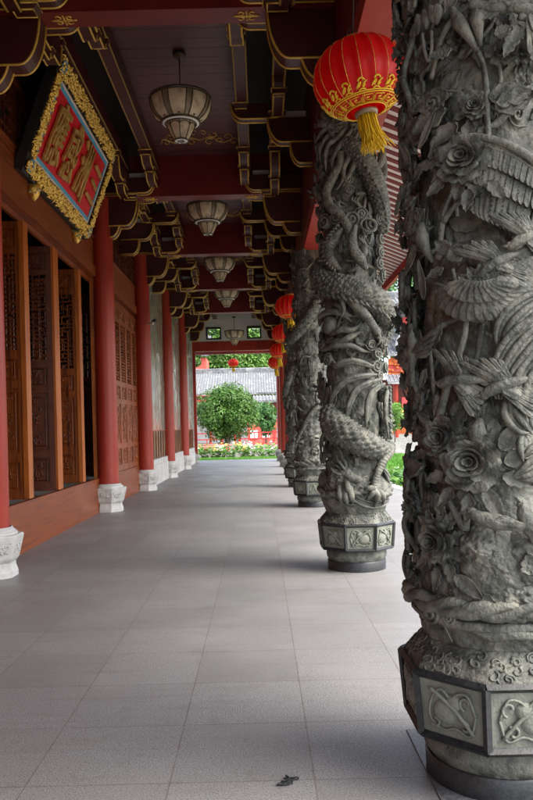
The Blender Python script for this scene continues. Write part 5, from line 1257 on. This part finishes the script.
def tiled_roof(root, x0, x1, yr, zr, ye, ze, pitch, thick=.1, ridge=True, axis='x', tr=None, name='roof', matn='tile'):
    """slope from ridge (yr, zr) down to eave (ye, ze) spanning x0..x1, with raised tile rolls"""
    mb = MB(); SW = (lambda P: np.asarray(P)) if axis == 'x' else (lambda P: np.asarray(P)[..., [1, 0, 2]])
    V = np.array([(x, y, z + d) for x in (x0, x1) for (y, z) in ((yr, zr), (ye, ze)) for d in (0, thick)]); mb.add(SW(V), [(0, 1, 3, 2), (4, 6, 7, 5), (0, 4, 5, 1), (2, 3, 7, 6), (0, 2, 6, 4), (1, 5, 7, 3)])
    n = int((x1 - x0) / pitch)
    for k in range(n + 1):
        x = x0 + k * (x1 - x0) / n; m = 14; t = np.linspace(0, 1, m)
        mb.tube(SW(np.stack([x + 0 * t, yr + (ye - yr) * t, zr + thick + (ze - zr) * t - .10 * (zr - ze) * np.sin(PI * t) * 0], -1)), pitch * .27, 6, smooth=False)
    rf = mb.build(name, M[matn], root, smooth=False)
    mb = MB()
    for k in range(n):
        x = x0 + (k + .5) * (x1 - x0) / n; t = np.array([.0, 1.0]); sg = 1 if ye > yr else -1
        V = np.array([(x - pitch * .24, yr, zr + thick + .004), (x + pitch * .24, yr, zr + thick + .004), (x + pitch * .24, ye + sg * .01, ze + thick + .004), (x - pitch * .24, ye + sg * .01, ze + thick + .004)]); mb.add(SW(V), [(0, 1, 2, 3)])
    mb.build('tile_channels', M['tile_dark'], rf, smooth=False)
    if ridge:
        mb = MB(); a = SW(np.array([(x0 - .1, yr - .12, zr + thick - .02), (x1 + .1, yr + .12, zr + thick + .30)])); lo = a.min(0); hi = a.max(0); mb.box(lo[0], hi[0], lo[1], hi[1], lo[2], hi[2]); mb.tube([SW(np.array([x0 - .1, yr, zr + thick + .32])), SW(np.array([x1 + .1, yr, zr + thick + .32]))], .07, 8, smooth=False); mb.build('ridge', M['tile'], rf, smooth=False)
    return rf

# -- straight ahead
tree('osmanthus_tree', (-1.62, 37.5, -.15), 'round-crowned green tree in the middle of the garden opening', (1.56, 1.5, 1.48, 1.92), 'leaf', 26000, .075, .75, .10, clumps=44, seed=4)
tree('garden_tree', (.36, 45, -.15), 'paler green tree at the right of the garden opening behind the round tree', (.80, .8, 1.0, 1.70), 'leaf3', 5000, .09, .9, .07, clumps=18, seed=6)
for k, (x, y, h, s_, lb) in enumerate(((-9, 84, 14.0, 5, 'tall pale green tree rising behind the tiled roof at the left of the opening'), (-3.5, 80, 14.3, 5.2, 'leafy light green tree above the middle of the tiled roof'), (3, 82, 14.1, 5.4, 'leafy light green tree above the right part of the tiled roof'), (-15, 88, 14.5, 5.5, 'tall pale tree far left beyond the garden wall'))):
    tree('tall_tree', (x, y, -.2), lb, (s_ * .95, 3, h * .46, h * .56), 'leaf2', 30000, .22, h * .5, .25, 'trees behind the tiled gallery', 60, 30 + k)
tree('dark_tree', (-5.6, 58.5, -.2), 'dark branch of a tree at the upper left of the opening, before the pale ones', (1.5, 1.5, 1.0, 6.9), 'leaf', 5000, .14, 5.6, .12, clumps=10, seed=55)
g = thing('tiled_gallery', (-2, 62, 0), 'long red gallery with a pale grey tiled roof across the far side of the garden', 'gallery')
tiled_roof(g, -9, 8.5, 63.2, 5.6, 58.5, 3.62, .21)
mb = MB(); mb.box(-9, 8.5, 59.0, 59.2, 3.30, 3.58); mb.build('eave_beam', M['maroon'], g, smooth=False)
mb = MB(); mb.box(-9, -.5, 62.4, 62.7, -.2, 3.3); mb.build('gallery_wall', M['plaster'], g, smooth=False)
for k in range(8): mb = MB(); x = -8.5 + k * 2.3; mb.lathe([(.11, -.2), (.11, 3.3)], (x, 59.1, 0), 12); mb.build('post', M['red'], g)
g = thing('red_house', (-8.5, 66, 0), 'pinkish red wall of a house rising behind the left of the tiled roof', 'house')
mb = MB(); mb.box(-12.5, -4.6, 66, 70, -.2, 7.3); mb.build('wall', M['wall_red'], g, smooth=False); tiled_roof(g, -12.8, -4.3, 68, 9.0, 65.6, 7.4, .3, name='roof')
g = thing('garden_pavilion', (2.4, 52, 0), 'small red roofed pavilion beam showing at the right of the garden opening', 'pavilion')
mb = MB(); mb.box(-.2, 5, 49.6, 49.85, 2.32, 2.62); mb.build('beam', M['maroon'], g, smooth=False); tiled_roof(g, -.35, 5.2, 51, 3.08, 49.4, 2.66, .22, ridge=False)
for x in (1.9, 4.6): mb = MB(); mb.lathe([(.1, -.2), (.1, 2.4)], (x, 49.7, 0), 12); mb.build('post', M['red'], g)
g = thing('boundary_wall', (0, 56, 0), 'orange-red painted wall with white openings behind the red railing', 'wall')
mb = MB(); mb.box(-.9, 8, 55.6, 55.9, -.2, 1.6); mb.build('wall_face', M['wall_red'], g, smooth=False)
mb = MB()
for x in (-.7, .2, 1.3, 2.5): mb.box(x, x + .55, 55.55, 55.595, .15, .8 + .2 * (x > 0))
mb.build('white_panel', M['plaster'], g, smooth=False)
def railing(x0, x1, y, label, z=-.12, h=.90):
    root = thing('garden_railing', ((x0 + x1) / 2, y, z), label, 'railing', 'red lattice railings in the garden'); mb = MB(); n = max(1, round((x1 - x0) / 2.6)); e = np.linspace(x0, x1, n + 1)
    for xx in e: pb = MB(); pb.box(xx - .07, xx + .07, y - .07, y + .07, z, z + h + .06); pb.build('post', M['red_bright'], root, smooth=False)
    for a, b in zip(e[:-1], e[1:]):
        a += .07; b -= .07
        for zz in (.98, .62, .28): mb.box(a, b, y - .03, y + .03, z + h * zz - .055, z + h * zz)
        w_ = b - a
        for q, (l, hgt) in enumerate(((.25, 0), (.5, 1), (.75, 0), (.12, 1), (.88, 1))): mb.box(a + w_ * l - .02, a + w_ * l + .02, y - .025, y + .025, z + h * (.28 if hgt == 0 else .62), z + h * ((.62 if hgt == 0 else .98)) - .056)
    mb.build('lattice_bars', M['red_bright'], root, smooth=False)
railing(-5.2, -2.05, 40.4, 'red lattice railing to the left of the round tree trunk'); railing(-1.35, 2.9, 40.4, 'red lattice railing to the right of the round tree trunk')
g = thing('stone_balustrade', (-1, 33.5, 0), 'low grey stone balustrade behind the flower bed', 'balustrade'); mb = MB(); mb.box(-5, 3, 33.4, 33.6, .16, .22); mb.build('top_rail', M['marble_grey'], g, smooth=False)
for k in range(5): mb = MB(); x = -4.6 + k * 1.7; mb.box(x - .12, x + .12, 33.38, 33.62, -.15, .28); mb.lathe([(.06, .28), (.09, .33), (.02, .40)], (x, 33.5, 0), 10); mb.build('post', M['marble_grey'], g, smooth=False)
g = thing('flower_bed_kerb', (-1, 28, 0), 'low grey kerb in front of the flower bed', 'kerb'); mb = MB(); mb.box(-5, 3, 28.9, 29.1, -.2, .04); mb.build('kerb_stone', M['marble_grey'], g, smooth=False)
pals = [('ylw_petal', 'yellow-flowered'), ('wht_petal', 'white-flowered'), ('red_petal', 'pink-flowered'), (None, 'leafy pale green')]
rgp = np.random.default_rng(12)
for row, (y, n) in enumerate(((27.2, 15), (31.8, 13))):
    for k in range(n):
        p, nm = pals[rgp.choice(4, p=[.35, .3, .2, .15])]; x = -3.9 + k * (.36 if row == 0 else .48) + rgp.uniform(-.08, .08)
        plant((x, y + rgp.uniform(-.3, .3), -.12), f'{nm} low plant in the {"front" if row == 0 else "back"} flower bed row beyond the opening', .40 + .12 * rgp.random(), 40, 'leaf2', p, 100 + row * 40 + k, name='flowering_plant', group=f'{nm} plants in the {"front" if row == 0 else "back"} row')

# -- garden seen between the two nearest carved columns
for k in range(26):
    x = 2.55 + (k % 4) * .42 + rgp.uniform(-.1, .1); y = 10.5 + (k // 4) * .95 + rgp.uniform(-.2, .2)
    plant((x, y, -.28), 'bright green leafy shrub growing along the terrace edge', .42 + .12 * rgp.random(), 80, 'leaf2' if k % 3 else 'leaf3', None, 300 + k, name='leafy_shrub', group='leafy shrubs along the terrace edge', spread=.75, cat='shrub')
tree('hill_tree', (11.5, 60, -.2), 'big green tree above the roof, seen under the eave between the carved columns', (3.6, 3, 4.2, 10.0), 'leaf3', 15000, .17, 6, .25, 'trees on the garden side', 30, 71)
tree('hill_tree', (15.5, 62, -.2), 'second big green tree behind the side temple roof', (3.6, 3, 4.6, 11.5), 'leaf3', 15000, .17, 7, .25, 'trees on the garden side', 30, 72)
tree('hill_tree', (8.2, 66, -.2), 'tall green tree at the left of the side temple roof', (3.4, 3, 4.2, 9.5), 'leaf2', 12000, .17, 6, .25, 'trees on the garden side', 26, 73)
tree('garden_tree', (6.15, 34, -.2), 'yellow-green young tree before the side temple columns', (.62, .6, .62, 1.55), 'leaf2', 3000, .06, 1.0, .04, None, 14, 74)
g = thing('side_temple', (9.5, 41, 0), 'red side temple with stacked grey tiled roofs, seen between the two nearest carved columns', 'temple')
tiled_roof(g, 36, 48, 9.8, 7.9, 6.3, 6.55, .25, axis='y')                     # upper roof falling toward the terrace
def bx(name, m, *c): mb = MB(); mb.box(*c); return mb.build(name, M[m], g, smooth=False)
tiled_roof(g, 6.2, 13, 41.5, 7.9, 38.2, 6.5, .25)
bx('fascia', 'red_bright', 6.2, 13, 38.3, 38.5, 6.10, 6.48); bx('upper_storey', 'blue_grey', 6.6, 13, 38.7, 39.0, 5.5, 6.1); bx('upper_wall', 'wall_red', 6.6, 13, 38.75, 39.1, 4.6, 5.5)
for k in range(8): bx('window_bar', 'red_bright', 6.7 + k * .8, 6.76 + k * .8, 38.62, 38.69, 5.5, 6.1)
tiled_roof(g, 6.4, 13, 38.6, 5.3, 36.6, 4.35, .22, name='lower_roof')
for (z0, z1, y, m) in ((3.95, 4.25, 37.0, 'orange_paint'), (3.6, 3.95, 37.1, 'wall_red'), (3.3, 3.6, 37.15, 'orange_paint')): bx('bracket_band', m, 6.5, 13, y, y + .2, z0, z1)
mb = MB(); mb_r = np.random.default_rng(5)
for k in range(60):
    x = mb_r.uniform(6.5, 9.5); z = mb_r.uniform(3.3, 4.25); mb.lathe([(.02, -.06), (.08, -.02), (.06, .05), (.02, .07)], (x, 36.98, z), 6)
mb.build('carved_bracket', M['orange_paint'], g)
tiled_roof(g, 6.3, 7.4, 36.9, 3.35, 36.2, 2.95, .16, ridge=False, name='porch_roof')
for x in (6.75, 7.55, 8.6): mb = MB(); mb.lathe([(.13, .1), (.13, 3.3)], (x, 36.7, 0), 14); mb.build('post', M['red'], g)
bx('inner_wall', 'wood_dark', 6.4, 13, 38.5, 38.7, .2, 3.3); bx('orange_screen', 'orange_paint', 6.4, 9.5, 37.5, 37.6, .25, .95); bx('gold_trim', 'gold_leaf', 6.9, 9.5, 36.4, 36.5, 1.55, 1.68); bx('altar_cloth', 'red_bright', 7.0, 9, 36.45, 36.55, 1.70, 2.3)
for k in range(5): bx('stone_step', 'marble_grey', 5.6, 12, 34.6 + .4 * k, 35.0 + .4 * k, -.3, -.1 + .11 * k)
bx('stone_plinth', 'marble_grey', 6.0, 13, 36.601, 40, -.3, .5)
# ridge beast on the lower roof
gb = thing('ridge_beast', (7.25, 36.9, 4.6), 'pale grey stone ridge beast on the corner of the side temple roof', 'roof ornament'); mb = MB()
mb.tube([(7.05, 36.9, 4.25), (7.0, 36.9, 4.8), (7.2, 36.9, 5.25), (7.6, 36.9, 5.3), (7.75, 36.9, 5.0), (7.6, 36.9, 4.85)], [.14, .2, .24, .2, .14, .05], 12, m=40); mb.grid(put(dome(.12, .1, 8, 14), 7.5, 5.3, -36.75)[..., [0, 2, 1]] * [1, -1, 1])
for k in range(6): mb.tube([(7.0 + .06 * k, 36.9, 4.9 + .09 * k), (6.85 + .08 * k, 36.9, 5.02 + .10 * k)], [.06, .01], 6, m=5)
mb.build('beast_body', M['marble'], gb)
bx('garden_wall', 'marble_grey', 4.5, 12, 30.3, 30.5, -.3, .25)

lf_ = thing('dried_leaf', (.055, 2.09, .003), 'small curled dark leaf lying on the paving near the bottom edge', 'leaf')
mb = MB()
for (x, y, a, l) in ((.035, 2.09, -1.3, .055), (.07, 2.085, 1.9, .05), (.06, 2.10, .4, .03)):
    P = put(leaf(l, l * .4, 3, .2, .06), x, y, .004, a); mb.grid(P, cu=True)
mb.build('leaf_blade', M['stone_black'], lf_)
# ------------------------------------------------------------------ carved columns
flower_column(XR, ZC[0])
dragon_column(XR, ZC[1], 'second carved stone column, coiled dragon and arching phoenix plumes, behind the big lantern')
cx, cy = XR, ZC[2]
root = thing('carved_stone_column', (cx, cy, 0), 'third carved stone column, a scaled dragon winding round it', 'column', 'carved stone columns under the eave')
rg3 = np.random.default_rng(33); column_base(root, cx, cy, rg3); T3 = wrapper(cx, cy)
mb = MB(); mb.grid(shaft_core(T3, 15, nz=420, na=200), cu=True); mb.build('shaft', M['stone'], root)
spiral_dragon(root, T3, rg3, None, 1.75, ph=-1.6, rb=.066, fill=330)
dupat(root, (XR, ZC[3], 0), 'fourth carved stone column, last one before the plain red columns', 2.3)
